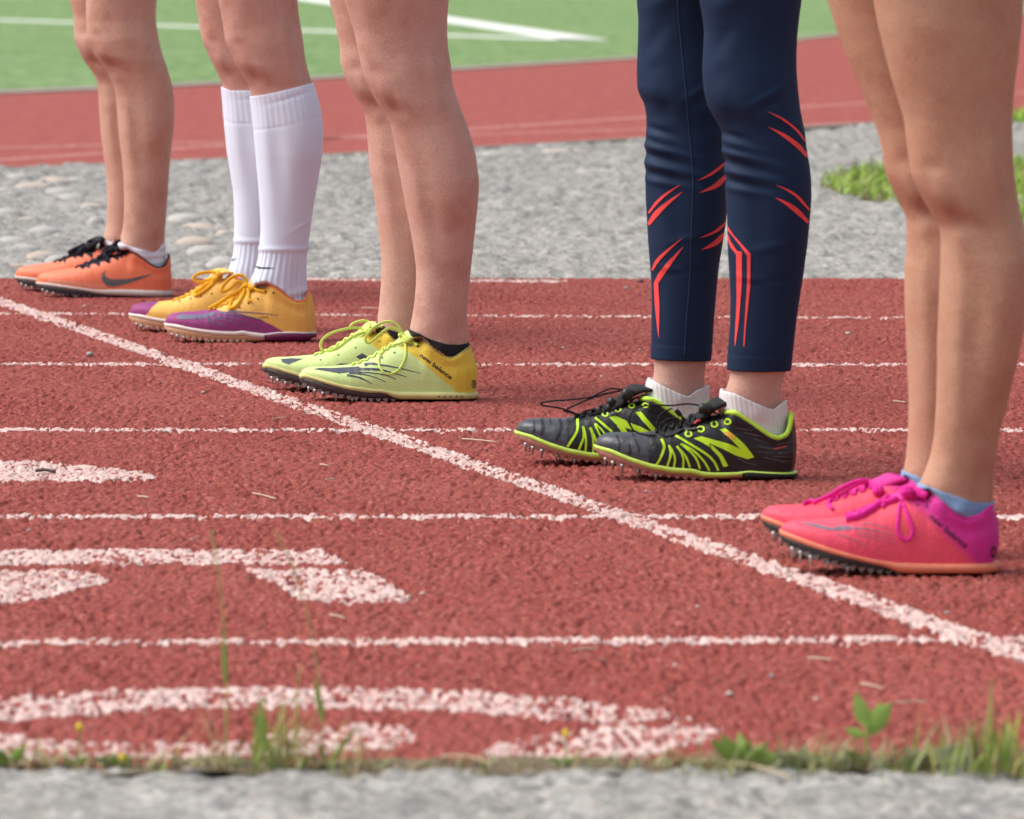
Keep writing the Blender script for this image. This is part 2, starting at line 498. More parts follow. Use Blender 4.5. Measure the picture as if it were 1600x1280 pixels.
for i, (x, y, w) in enumerate(stones):
    g = G(x, y); r = w / 2 * g[1] / F * 1.35
    o = bpy.data.objects.new('stone', stone_me[i % 5]); COL.objects.link(o); o.parent = apron
    o.location = (g[0], g[1], -.006 - .002 * (i % 3)); o.scale = (r, r * random.uniform(.7, 1.15), .020 + .007 * random.random()); o.rotation_euler = (0, 0, random.uniform(-.5, .5))

# ------------------------------------------------------------------ PEOPLE
NT_ = 112          # vertices round a leg
def smooth1(v, k):
    if k < 2: return v
    w = np.hanning(k + 2)[1:-1]; w /= w.sum()
    return np.convolve(np.pad(v, (k // 2, k - 1 - k // 2), mode='edge'), w, 'valid')
ZS = np.concatenate([np.linspace(.035, .12, 26)[:-1], np.linspace(.12, .80, 150)])
ZTOP = .745
def profile(pts, Y, zext=True, sm=.014):
    """traced outline (pixels) -> x as a function of height"""
    w = sorted([(PL(p[0], p[1], Y)[2], PL(p[0], p[1], Y)[0]) for p in pts])
    z = np.array([a for a, _ in w]); x = np.array([b for _, b in w])
    zq = np.arange(.02, .84, .002)
    v = np.interp(zq, z, x)
    k = (x[-1] - np.interp(z[-1] - .09, z, x)) / .09
    v = np.where(zq > z[-1], x[-1] + k * .7 * (zq - z[-1]), v)
    v = smooth1(v, int(sm / .002) | 1)
    return lambda q: np.interp(q, zq, v)
class Leg:
    def __init__(s, front, back, Y, side, knee, foot_z, lean=0.0, grow=0.0, wr=None, bf=1.0):
        # side = -1: the leg whose outer side faces the camera; +1: the other leg
        s.f, s.b, s.Y, s.side, s.kz, s.az = front, back, Y, side, knee, foot_z
        s.lean, s.grow, s.wr, s.bf = lean, grow, wr, bf
    def pt(s, z, t, off=0.0):
        """surface point at height z, angle t (0 = front, pi = back, pi/2 = side towards the camera)"""
        z = np.asarray(z, float); t = np.asarray(t, float)
        f, b = s.f(z), s.b(z)
        cx, a = (f + b) / 2, (b - f) / 2
        kz = s.kz
        r = np.interp(z, [.03, s.az, .13, kz - .16, kz - .08, kz, kz + .08, kz + .25, .8], [.60, .72, .78, .90, .90, .90, .84, .88, .90]) * s.bf
        k = np.interp(z, [.03, s.az, .14, kz - .17, kz - .08, kz, kz + .10, .8], [-.30, -.32, -.10, .20, .14, .0, -.06, .05])
        c, sn = np.cos(t), np.sin(t)
        e = 1.0
        ex = np.sign(c) * np.abs(c) ** e; ey = np.sign(sn) * np.abs(sn) ** e
        y = a * r * ey * (1 - k * c)
        # anatomical relief, in the side view: (x offset from front or back, z offset from knee/ankle, amount, sx, sz)
        x = cx - a * ex
        d = np.zeros_like(x + y)
        def g(x0, z0, sx, sz): return np.exp(-((x - x0) / sx) ** 2 - ((z - z0) / sz) ** 2)
        sc = (b - f) / .105
        d += .0065 * g(f + .018, kz + .012, .013, .018) - .0056 * g(f + .027, kz - .012, .011, .011) - .0045 * g(f + .024, kz + .050, .014, .012) + .003 * g(f + .018, kz - .034, .010, .012)
        d += .003 * g(f + .046, kz + .006, .010, .022) - .0028 * g(f + .055, kz + .07, .018, .045)
        d += 1.4 * .0035 * g(b - .026, kz + .045, .011, .055) - .0045 * g(b - .010, kz + .035, .009, .045) + .003 * g(b - .016, kz - .045, .012, .03)
        d += .0030 * g(f + .020, kz - .15, .011, .10) - .0034 * g(f + .044, kz - .16, .015, .09) + .002 * g(b - .03, kz - .12, .018, .05)
        d += .0055 * g(cx + .004, s.az - .002, .011, .013) - .005 * g(b - .017, s.az + .022, .009, .032) + .002 * g(b - .004, s.az + .03, .006, .04)
        y = y + np.sign(sn) * np.abs(sn) ** .5 * d * (1 if s.wr is None else .5)
        if s.wr is not None:
            for (dz, amp, sz, tc, st, sl) in s.wr:
                zc = kz + dz + sl * (x - f)
                w = 1.5 * amp * np.exp(-((z - zc) / sz) ** 2) * np.exp(-((np.angle(np.exp(1j * (t - tc)))) / (st * .75)) ** 2)
                off = off + w
        # offset outwards in the horizontal plane
        if np.any(off):
            nx = -ex / np.maximum(a, 1e-4); ny = ey / np.maximum(a * r, 1e-4)
            nn = np.sqrt(nx * nx + ny * ny) + 1e-9
            x = x + nx / nn * off; y = y + ny / nn * off
        if getattr(s, 'shoe', None) is not None:
            lim = s.shoe(x, z + 0 * x)
            y = np.sign(y) * np.minimum(np.abs(y), lim)
        Y = s.Y + s.side * s.lean * np.clip(z - .1, 0, 1)
        return np.stack([x + 0 * y, Y - y, z + 0 * x], -1)

def tube(path, r, n=8, flatk=1.0, up=None):
    """sweep an ellipse (r, r*flatk) along a path of points; r may be a list"""
    P = np.array(path, float); m = len(P)
    rr = np.full(m, r) if np.isscalar(r) else np.asarray(r)
    T = np.gradient(P, axis=0); T /= np.linalg.norm(T, axis=1)[:, None] + 1e-12
    u = np.array([0, 1., .15]) if up is None else np.array(up, float)
    V = []
    for i in range(m):
        a = u - T[i] * (u @ T[i]); a /= np.linalg.norm(a) + 1e-12
        b = np.cross(T[i], a)
        for j in range(n):
            t = 2 * math.pi * j / n
            V.append(P[i] + rr[i] * (math.cos(t) * b + flatk * math.sin(t) * a))
    fs = grid_faces(m, n, True)
    fs.append(tuple(range(n))[::-1]); fs.append(tuple((m - 1) * n + j for j in range(n)))
    return V, fs
def join(parts):
    V, Fc = [], []
    for v, f in parts:
        o = len(V); V += [tuple(p) for p in v]; Fc += [tuple(i + o for i in q) for q in f]
    return V, Fc
def ball(c, r, n=10, m=7):
    r = np.array([r] * 3 if np.isscalar(r) else r)
    V = []
    for i in range(m):
        a = math.pi * (i + .02) / (m - .96)
        for j in range(n):
            t = 2 * math.pi * j / n
            V.append(np.array(c) + r * np.array([math.sin(a) * math.cos(t), math.sin(a) * math.sin(t), math.cos(a)]))
    fs = grid_faces(m, n, True) + [tuple(range(n)), tuple((m - 1) * n + j for j in range(n))[::-1]]
    return V, fs

# ---- print laid on a surface: an outline is cut fine and dropped on to the cloth along its normal
def bvh_of(V, Fc): return BVHTree.FromPolygons([tuple(v) for v in V], [tuple(f) for f in Fc])
def hit(bvh, px, py):
    d = ray(px, py); d = d / np.linalg.norm(d)
    p, n, i, _ = bvh.ray_cast(Vector(CAM), Vector(d))
    if p is None: return None
    n = np.array(n)
    if n @ d > 0: n = -n
    return np.array(p), n
def cutgrid(bm, step):
    xs = [v.co.x for v in bm.verts]; ys = [v.co.y for v in bm.verts]
    for ax, (a, b) in ((0, (min(xs), max(xs))), (1, (min(ys), max(ys)))):
        q = math.floor(a / step) * step + step
        while q < b:
            co = [0, 0, 0]; no = [0, 0, 0]; co[ax] = q; no[ax] = 1
            bmesh.ops.bisect_plane(bm, geom=bm.verts[:] + bm.edges[:] + bm.faces[:], plane_co=co, plane_no=no)
            q += step
def decal_bm(name, bm, bvh, mat, parent, step=2.5, lift=.0005):
    cutgrid(bm, step)
    bmesh.ops.triangulate(bm, faces=bm.faces[:])
    bad = []
    for v in bm.verts:
        h = hit(bvh, v.co.x, v.co.y)
        if h is None: bad.append(v); continue
        v.co = Vector(h[0] + h[1] * lift - OFF)
    if bad: bmesh.ops.delete(bm, geom=bad, context='VERTS')
    # a face bridging a depth jump is not print
    long = [f for f in bm.faces if max(e.calc_length() for e in f.edges) > .03]
    if long: bmesh.ops.delete(bm, geom=long, context='FACES')
    bmesh.ops.recalc_face_normals(bm, faces=bm.faces[:])
    me = bpy.data.meshes.new(name); bm.to_mesh(me); bm.free()
    if not len(me.polygons): return None
    me.materials.append(mat); me.polygons.foreach_set('use_smooth', [True] * len(me.polygons))
    o = bpy.data.objects.new(name, me); COL.objects.link(o); o.parent = parent
    return o
def decal(name, polys, bvh, mat, parent, step=2.5, lift=.0005):
    bm = bmesh.new()
    for poly in polys:
        vs = [bm.verts.new((p[0], p[1], 0)) for p in poly]
        f = bm.faces.new(vs)
    bm.normal_update()
    bmesh.ops.triangulate(bm, faces=bm.faces[:])
    return decal_bm(name, bm, bvh, mat, parent, step, lift)
def stuff_decal(*a, **k):
    o = decal(*a, **k)
    if o: o['kind'] = 'stuff'
    return o
def stroke(pts, w0, w1=None, n=5):
    """outline of a tapering brush stroke through points"""
    w1 = w0 if w1 is None else w1
    P = np.array(spline(pts, n))[:, :2]; T = np.gradient(P, axis=0); T /= np.linalg.norm(T, axis=1)[:, None] + 1e-9
    N = np.stack([-T[:, 1], T[:, 0]], 1); w = np.linspace(w0, w1, len(P))[:, None] / 2
    return [tuple(p) for p in P + N * w] + [tuple(p) for p in (P - N * w)[::-1]]
def quads_of(strokes):
    """strokes as strips of quads (never self-intersecting ngons)"""
    out = []
    for s in strokes:
        n = len(s) // 2
        for i in range(n - 1): out.append([s[i], s[i + 1], s[2 * n - 2 - i], s[2 * n - 1 - i]])
    return out
def ring(c, r, w, n=16, ky=1.0):
    o = []
    for i in range(n):
        a, b = 2 * math.pi * i / n, 2 * math.pi * (i + 1) / n
        o.append([(c[0] + (r - w) * math.cos(a), c[1] + ky * (r - w) * math.sin(a)), (c[0] + r * math.cos(a), c[1] + ky * r * math.sin(a)),
                  (c[0] + r * math.cos(b), c[1] + ky * r * math.sin(b)), (c[0] + (r - w) * math.cos(b), c[1] + ky * (r - w) * math.sin(b))])
    return o
def lettering(name, text, p0, p1, xh, bvh, mat, parent, bold=.02):
    """text running from p0 to p1 (baseline, pixels)"""
    cu = bpy.data.curves.new('t', 'FONT'); cu.body = text; cu.size = 1; cu.offset = bold; cu.resolution_u = 4
    to = bpy.data.objects.new('t', cu); COL.objects.link(to)
    dg = bpy.context.evaluated_depsgraph_get()
    me = bpy.data.meshes.new_from_object(to.evaluated_get(dg))
    bpy.data.objects.remove(to); bpy.data.curves.remove(cu)
    bm = bmesh.new(); bm.from_mesh(me); bpy.data.meshes.remove(me)
    x = [v.co.x for v in bm.verts]; x0, x1 = min(x), max(x)
    d = np.array(p1) - np.array(p0); L = np.linalg.norm(d); d = d / L; up = np.array([d[1], -d[0]])
    for v in bm.verts:
        q = np.array(p0) + d * (v.co.x - x0) / (x1 - x0) * L + up * v.co.y / .5 * xh
        v.co = (q[0], q[1], 0)
    return decal_bm(name, bm, bvh, mat, parent, 3.0, .0006)

# ---- a running spike, traced from its side view
PLAN_U = [0, .015, .04, .08, .13, .20, .30, .40, .50, .60, .70, .80, .88, .94, .98, 1.0]
PLAN_W = [.0005, .012, .020, .028, .035, .041, .0445, .0430, .0395, .0375, .0365, .0365, .034, .028, .017, .0005]
class Shoe:
    pass
def signed_poly(P, poly):
    """signed distance (pixels) to a polygon, positive inside"""
    poly = np.array(poly); n = len(poly); d = np.full(len(P), 1e9)
    for i in range(n):
        a, b = poly[i], poly[(i + 1) % n]; ab = b - a
        t = np.clip(((P - a) @ ab) / (ab @ ab + 1e-9), 0, 1)
        d = np.minimum(d, np.linalg.norm(P - a - t[:, None] * ab, axis=1))
    return np.where(inpoly(P[:, 0], P[:, 1], [tuple(p) for p in poly]), d, -d)

def shoe_profile(S):
    """S: traced lists in photograph pixels; returns the profile in world metres (X, Z)"""
    Yc = S['Y']; q = Shoe(); q.Y = Yc
    toe, heel = S['sole_top'][0][0], max(p[0] for p in S['heel'])
    def hw(px): return np.interp((px - toe) / (heel - toe), PLAN_U, PLAN_W)
    def edge(pts):
        w = [PL(p[0], p[1], Yc - hw(p[0])) for p in pts]
        return np.array([a[0] for a in w]), np.array([a[2] for a in w])
    def mid(pts):
        w = [PL(p[0], p[1], Yc) for p in pts]
        return np.array([a[0] for a in w]), np.array([a[2] for a in w])
    q.st, q.mb, q.pb = edge(S['sole_top']), edge(S['mid_bot']), edge(S['plate_bot'])
    q.top = mid(S['top'])
    c = edge(S['collar']); q.heel = mid(S['heel'])
    q.xt, q.xh = q.st[0][0], q.heel[0].max()
    i = int(np.argmin(c[1])); cx = c[0].copy()
    cx[i:] = c[0][i] + (c[0][i:] - c[0][i]) * (q.xh - c[0][i]) / (c[0][-1] - c[0][i])
    q.col = (cx, c[1]); q.xc = cx[0]
    q.L = q.xh - q.xt
    dz = min(q.pb[1].min(), q.mb[1].min()); q.dz = dz
    for a in (q.st, q.mb, q.pb, q.top, q.col, q.heel): a[1][:] -= dz     # rest on the ground
    return q
def hull(q, dx, dy, side):
    """sections of the upper; returns vertex grid [station][point]"""
    n = 84; u = .5 - .5 * np.cos(np.linspace(0, math.pi, n)); u = .6 * u + .4 * np.linspace(0, 1, n)
    ns = 15
    X = q.xt + u * q.L
    w = np.interp(u, PLAN_U, PLAN_W)
    zs = np.interp(X, *q.st)
    zt = np.where(X < q.xc, np.interp(X, *q.top), np.interp(X, *q.col))
    zt = np.maximum(smooth1(zt, 3), zs + .0005)
    zt[0] = zs[0] + .001
    wc = .0345 * np.sqrt(np.clip((X - q.xc) / .013, 0, 1)) * np.clip(np.sqrt(np.clip((q.xh - X) / .03, 0, 1)), 0, 1)
    wc = np.minimum(wc, w * .93)
    kk = sstep(.72, 1.0, u)
    ho = np.argsort(q.heel[1]); hz, hx = q.heel[1][ho], q.heel[0][ho]
    P = np.zeros((n, 2 * ns, 3))
    pe = np.interp(u, [0, .25, .45, .6, 1], [.72, .80, .95, .62, .50]); qe = np.interp(u, [0, .25, .45, .6, 1], [.85, .95, 1.05, .95, .95])
    for half in (0, 1):
        for j in range(ns):
            s = j / (ns - 1); ph = s * math.pi / 2
            y = wc + (w - wc) * math.cos(ph) ** pe if j < ns - 1 else wc.copy()
            z = zs + (zt - zs) * math.sin(ph) ** qe
            # a gentle belly low on the side
            y = y + .0015 * np.sin(math.pi * min(1, s * 1.3)) * np.clip(w / .03, 0, 1)
            rear = sstep(.62, .72, u)
            y = y + rear * (.0020 * math.exp(-((s - .80) / .12) ** 2) - .0016 * math.exp(-((s - .50) / .09) ** 2))
            fx = sstep(.22, .30, u) * sstep(.52, .42, u)
            y = y + fx * .0007 * np.sin(u * 150 + 5 * s) * math.sin(math.pi * s)
            x = X + kk * (np.interp(z, hz, hx) - q.xh)
            sg = -1 if half == 0 else 1
            jj = j if half == 0 else 2 * ns - 1 - j
            P[:, jj, 0] = x + dx; P[:, jj, 1] = q.Y + dy + sg * y * 1.0; P[:, jj, 2] = z
    return u, X, w, zs, zt, wc, P, ns
def inner_limit(q, dx):
    """how wide the foot may be inside the shoe at (x, z)"""
    u, X, w, zs, zt, wc, P, ns = hull(q, 0., 0., -1)
    pe = np.interp(u, [0, .25, .45, .6, 1], [.72, .80, .95, .62, .50]); qe = np.interp(u, [0, .25, .45, .6, 1], [.85, .95, 1.05, .95, .95])
    def f(x, z):
        xx = x - dx; i = lambda a: np.interp(xx, X, a)
        zS, zT, W, C = i(zs), i(zt), i(w), i(wc)
        r = np.clip((z - zS) / np.maximum(zT - zS, 1e-4), 0, 1)
        sn = r ** (1 / i(qe)); cs = np.sqrt(np.clip(1 - sn * sn, 0, 1))
        yu = np.maximum(C + (W - C) * cs ** i(pe) - .0012, .0006)
        free = sstep(.0005, .020, z - zT)
        return yu + free * .06 + np.where(z > zT + .02, 1., 0.)
    return f
def build_shoe(person, q, S, mats, dx=0., dy=0., far=False):
    u, X, w, zs, zt, wc, P, ns = hull(q, dx, dy, -1)
    n = len(u); m = 2 * ns
    V = P.reshape(-1, 3)
    Fc = []
    for i in range(n - 1):
        for j in range(m - 1):
            if j == ns - 1 and (wc[i] > 1e-6 or wc[i + 1] > 1e-6) : continue
            if j == ns - 1: continue
            Fc.append((i * m + j, (i + 1) * m + j, (i + 1) * m + j + 1, i * m + j + 1))
    px = PX(np.stack([V[:, 0] - dx, np.full(len(V), q.Y), V[:, 2] + q.dz], 1))
    att = {}
    zn = S.get('zone_far') if far and S.get('zone_far') else S.get('zone')
    mpp = q.Y / F
    att['zone'] = signed_poly(px, zn) * mpp if zn else np.full(len(V), -1.)
    att['toe'] = (S['toecap'] - px[:, 0]) * mpp if S.get('toecap') else np.full(len(V), -1.)
    if far and S.get('toecap_far'): att['toe'] = (S['toecap_far'] - px[:, 0]) * mpp
    sh = mk('shoe', V, Fc, mats['upper'], person, attrs=att)
    bm = bmesh.new(); bm.from_mesh(sh.data); bmesh.ops.remove_doubles(bm, verts=bm.verts[:], dist=.00015)
    bmesh.ops.recalc_face_normals(bm, faces=bm.faces[:]); bm.to_mesh(sh.data); bm.free()
    sh.data.polygons.foreach_set('use_smooth', [True] * len(sh.data.polygons))
    bv = bvh_of(V, Fc)
    # midsole and spike plate
    mb, pb = np.interp(X, *q.mb), np.interp(X, *q.pb)
    mb = mb - S.get('midx', 0.) * sstep(.6, .45, u)
    st = zs + .0012
    e = .0016 * np.clip(w / .01, 0, 1)
    xe = np.where(u < .5, -.0012, .0012) * (np.abs(u - .5) > .485)
    def loft(name, rings, mat):
        r = np.array(rings)             # [k][n][3]
        k = len(rings); VV = r.transpose(1, 0, 2).reshape(-1, 3)
        fs = grid_faces(n, k, True) + [tuple(range(k)), tuple((n - 1) * k + j for j in range(k))[::-1]]
        return mk(name, VV, fs, mat, sh)
    def rg(sg, y, z): return np.stack([X + xe + dx, q.Y + dy + sg * y, z], 1)
    zm = (st + mb) / 2
    loft('midsole', [rg(-1, w + e, st), rg(-1, w + e + .0008, zm), rg(-1, w + e - .0003, mb), rg(1, w + e - .0003, mb), rg(1, w + e + .0008, zm), rg(1, w + e, st)], mats['mid'])
    pbb = np.minimum(pb, mb - .0006)
    zc = (mb + pbb) / 2
    loft('spike_plate', [rg(-1, w + e * .3, mb + .0008), rg(-1, w - .0008 * np.clip(w / .01, 0, 1), zc), rg(-1, np.maximum(w * .82, w - .007), pbb), rg(1, np.maximum(w * .82, w - .007), pbb), rg(1, w - .0008 * np.clip(w / .01, 0, 1), zc), rg(1, w + e * .3, mb + .0008)], mats['plate'])
    if S.get('heelsole'):
        k0 = S['heelsole']; idx = np.where(u > k0)[0]; 
        def rg2(sg, y, z): return rg(sg, y, z)[idx]
        r = np.array([rg2(-1, w + e + .001, st - .002), rg2(-1, w + e + .0016, zc), rg2(-1, w - .001, pbb - .0002), rg2(1, w - .001, pbb - .0002), rg2(1, w + e + .0016, zc), rg2(1, w + e + .001, st - .002)])
        kq = len(r); VV = r.transpose(1, 0, 2).reshape(-1, 3)
        mk('heel_sole', VV, grid_faces(len(idx), kq, True) + [tuple(range(kq)), tuple((len(idx) - 1) * kq + j for j in range(kq))[::-1]], mats['heel'], sh)
    # lugs and steel pins under the forefoot (too small to pick apart)
    lug, pin = [], []
    for k in range(13):
        uu = .035 + k * .041; x = q.xt + uu * q.L; ww = np.interp(uu, PLAN_U, PLAN_W); zb = np.interp(x, X, pbb); zt_ = np.interp(x, X, mb)
        for sg in (-1, 1):
            y0 = q.Y + dy + sg * (ww - .0035)
            hh = min(.0065, max(.0035, (zt_ - zb) * .6))
            b = [(x + dx - .0046, y0 - .003, zb + hh * .7), (x + dx + .0046, y0 - .003, zb + hh * .7), (x + dx + .0046, y0 + .003, zb + .001), (x + dx - .0046, y0 + .003, zb + .001), (x + dx, y0 - .0008, zb - hh * .45)]
            lug.append((b, [(0, 1, 4), (1, 2, 4), (2, 3, 4), (3, 0, 4), (0, 3, 2, 1)]))
    tag(mk('lugs', *join(lug), mats['lug'], sh, smooth=False), kind='stuff')
    for uu, yy in ((.055, -.75), (.075, .5), (.135, -.86), (.14, .75), (.21, -.86), (.23, .8), (.30, -.86), (.33, .8), (.09, -.85)):
        x = q.xt + uu * q.L + dx; ww = np.interp(uu, PLAN_U, PLAN_W); z = np.interp(x - dx, X, pbb); y = q.Y + dy + yy * ww
        ln = .0115
        pin.append(tube([(x, y, z + .002), (x, y, z - .002), (x - .0004, y, z - .004), (x - .0006, y, z - ln)], [.0034, .0031, .0020, .0011], 7, up=(1, 0, 0)))
    tag(mk('spike_pins', *join(pin), M['steel'], sh), kind='stuff')
    # collar binding along the opening
    ii = [i for i in range(n) if wc[i] > 1e-6 or (i + 1 < n and wc[i + 1] > 1e-6)]
    path = [P[i, ns - 1] for i in ii][::1]; path2 = [P[i, ns] for i in ii]
    loop = path[::-1] + path2
    loop = [p + np.array([0, 0, S['bind'] * .3]) for p in loop]
    mk('collar', *tube(loop, S['bind'], 8, 1.0, up=(0, 0, 1)), mats['bind'], sh)
    # lining behind the opening so that the inside is closed
    # tongue
    tg = [PL(p[0], p[1], q.Y) for p in S['tongue']]
    tp = np.array(spline([(a[0] + dx, q.Y + dy, a[2] - q.dz) for a in tg], 6))
    T = np.gradient(tp, axis=0); T /= np.linalg.norm(T, axis=1)[:, None]
    N = np.stack([T[:, 2], 0 * T[:, 0], -T[:, 0]], 1); N *= np.sign(N[:, 2:3] + 1e-9) if False else 1
    N = np.where((N[:, 2] < 0)[:, None] & (N[:, 0] > 0)[:, None], -N, N)
    N = np.where((N @ np.array([-.6, 0, .8]) < 0)[:, None], -N, N)
    k = 11; rows_t, rows_b = [], []
    for i, p in enumerate(tp):
        hw = S.get('tongue_w', .019) * (1 if i < len(tp) - 4 else (1, .96, .86, .6)[i - len(tp) + 4])
        for j in range(k):
            a = -1 + 2 * j / (k - 1)
            tz = sstep(.45, .95, i / (len(tp) - 1)); hw2 = hw * (1 + .45 * tz)
            base = p + np.array([-.0035 * tz, a * hw2, 0]) - N[i] * (.010 * a * a * (1 - tz)) + np.array([.020, 0, -.004]) * (a * a * tz)
            rows_t.append(base); rows_b.append(base - N[i] * .0045)
    nt = len(tp); Vt = rows_t + rows_b; o = nt * k
    ft = grid_faces(nt, k) + [tuple(x + o for x in f[::-1]) for f in grid_faces(nt, k)]
    for i in range(nt - 1):
        ft.append((i * k, (i + 1) * k, (i + 1) * k + o, i * k + o)); ft.append((i * k + k - 1, i * k + k - 1 + o, (i + 1) * k + k - 1 + o, (i + 1) * k + k - 1))
    for j in range(k - 1):
        ft.append(((nt - 1) * k + j, (nt - 1) * k + j + 1, (nt - 1) * k + j + 1 + o, (nt - 1) * k + j + o)); ft.append((j, j + o, j + 1 + o, j + 1))
    tgo = mk('tongue', Vt, ft, mats['tongue'], sh)
    bm = bmesh.new(); bm.from_mesh(tgo.data); bmesh.ops.recalc_face_normals(bm, faces=bm.faces[:]); bm.to_mesh(tgo.data); bm.free()
    # lace rows across the instep
    Va, Fa = join([(V, Fc), (Vt, ft)])
    ball_ = bvh_of(Va, Fa)
    rows = []
    x0, x1 = [PL(S['lace_span'][k], 600, q.Y)[0] + dx for k in (0, 1)]
    nr = S.get('rows', 6)
    for k in range(nr):
        xa = x0 + (x1 - x0) * k / (nr - 1)
        for sgn in (-1, 1):
            pts = []
            for a in np.linspace(-1, 1, 11):
                y = q.Y + dy + a * S.get('lace_hw', .0165)
                x = xa + sgn * a * (x1 - x0) / (nr - 1) * .45
                h = ball_.ray_cast(Vector((x - .05, y, .4)), Vector((.05, 0, -.4)).normalized())
                if h[0] is None: continue
                pts.append(np.array(h[0]) + np.array([-.2, 0, 1]) * .0016)
            if len(pts) > 5: rows.append(tube(pts, S.get('lace_r', .0021), 6, .45 if S.get('flat', True) else 1., up=(-.4, 0, 1)))
    if rows: mk('lace_rows', *join(rows), mats['lace'], sh)
    # bows and loose ends
    bows = []
    for spec in S.get('bows_far' if far else 'bows', []):
        pts, r = spec[0], spec[1]; fk = spec[2] if len(spec) > 2 else .4; dpt = spec[3] if len(spec) > 3 else -.012
        path = []
        for p in spline([(a[0], a[1]) for a in pts], 7):
            h = hit(ball_, p[0], p[1])
            base = PL(p[0], p[1], q.Y + dy + dpt)
            if h is not None:
                hp = h[0] + h[1] * (r * .9)
                path.append(hp)
            else: path.append(base)
        path = np.array(path)
        # smooth the depth where the lace leaves the shoe
        yy = smooth1(path[:, 1], 9 if len(path) > 12 else 3)
        yy = np.minimum(yy, path[:, 1] + .0005)
        pr = PX(path)
        path = np.array([PL(a[0], a[1], b) for a, b in zip(pr, yy)])
        bows.append(tube(path, r, 8, fk))
    if bows: mk('bow', *join(bows), mats['lace'], sh)
    for (c, r) in S.get('knots_far' if far else 'knots', []):
        h = hit(ball_, *c); p = (h[0] + h[1] * r * .5) if h is not None else PL(c[0], c[1], q.Y + dy - .012)
        parts = []
        for k in range(3):
            t = np.linspace(0, 2 * math.pi, 15)[:-1]
            ax = [np.array([1, 0, .3]), np.array([.3, 0, 1]), np.array([.7, 0, -.7])][k]; ax = ax / np.linalg.norm(ax)
            bx_ = np.cross(ax, [0, 1, 0]); 
            pts = [p + r * .62 * (np.cos(a) * bx_ + np.sin(a) * np.array([0, .9, 0])) + ax * r * .25 * math.sin(a * 2) for a in t]
            pts.append(pts[0]); parts.append(tube(pts, r * .42, 7, .8, up=(.2, .3, 1)))
        mk('knot', *join(parts), mats['lace'], sh)
    return sh, bv, ball_

# ---- garments that follow the leg
def sleeve(name, leg, z0, ztop, off, mat, parent, nz=30, roll=.0012, attrs=None, offf=None, zlow=None):
    """tube of cloth round the leg from z0 to ztop(t); ztop is a function of the angle"""
    t = np.linspace(0, 2 * math.pi, NT_ + 1)[:-1]; V = []
    zt = np.array([ztop(a) for a in t]); zb = np.array([zlow(a) for a in t]) if zlow else np.full(len(t), z0)
    for i in range(nz):
        s = i / (nz - 1); z = zb + (zt - zb) * s
        o = off if offf is None else off + offf(z, t, zt)
        V.append(leg.pt(z, t, o + 0 * z))
    V.append(leg.pt(zt + roll * .6, t, (off if offf is None else off + offf(zt, t, zt)) - roll * .5 + 0 * zt))
    V.append(leg.pt(zt, t, np.full(len(t), .0001))); V.append(leg.pt(zt - .006, t, np.full(len(t), -.0005)))
    if zlow:
        V.insert(0, leg.pt(zb, t, np.full(len(t), .0001)))
    V = np.array(V).reshape(-1, 3)
    fs = [f[::-1] for f in grid_faces(len(V) // NT_, NT_, True)]
    return mk(name, V, fs, mat, parent), V, fs
def top_from(leg, pts, Y, dx=0.):
    w = [PL(p[0], p[1], Y) for p in pts]; X = np.array([a[0] for a in w]) + dx; Zv = np.array([a[2] for a in w])
    zm = float(Zv.mean())
    def f(t):
        x = float(leg.pt(zm, np.array(t))[0]); return float(np.interp(x, X, Zv))
    return f

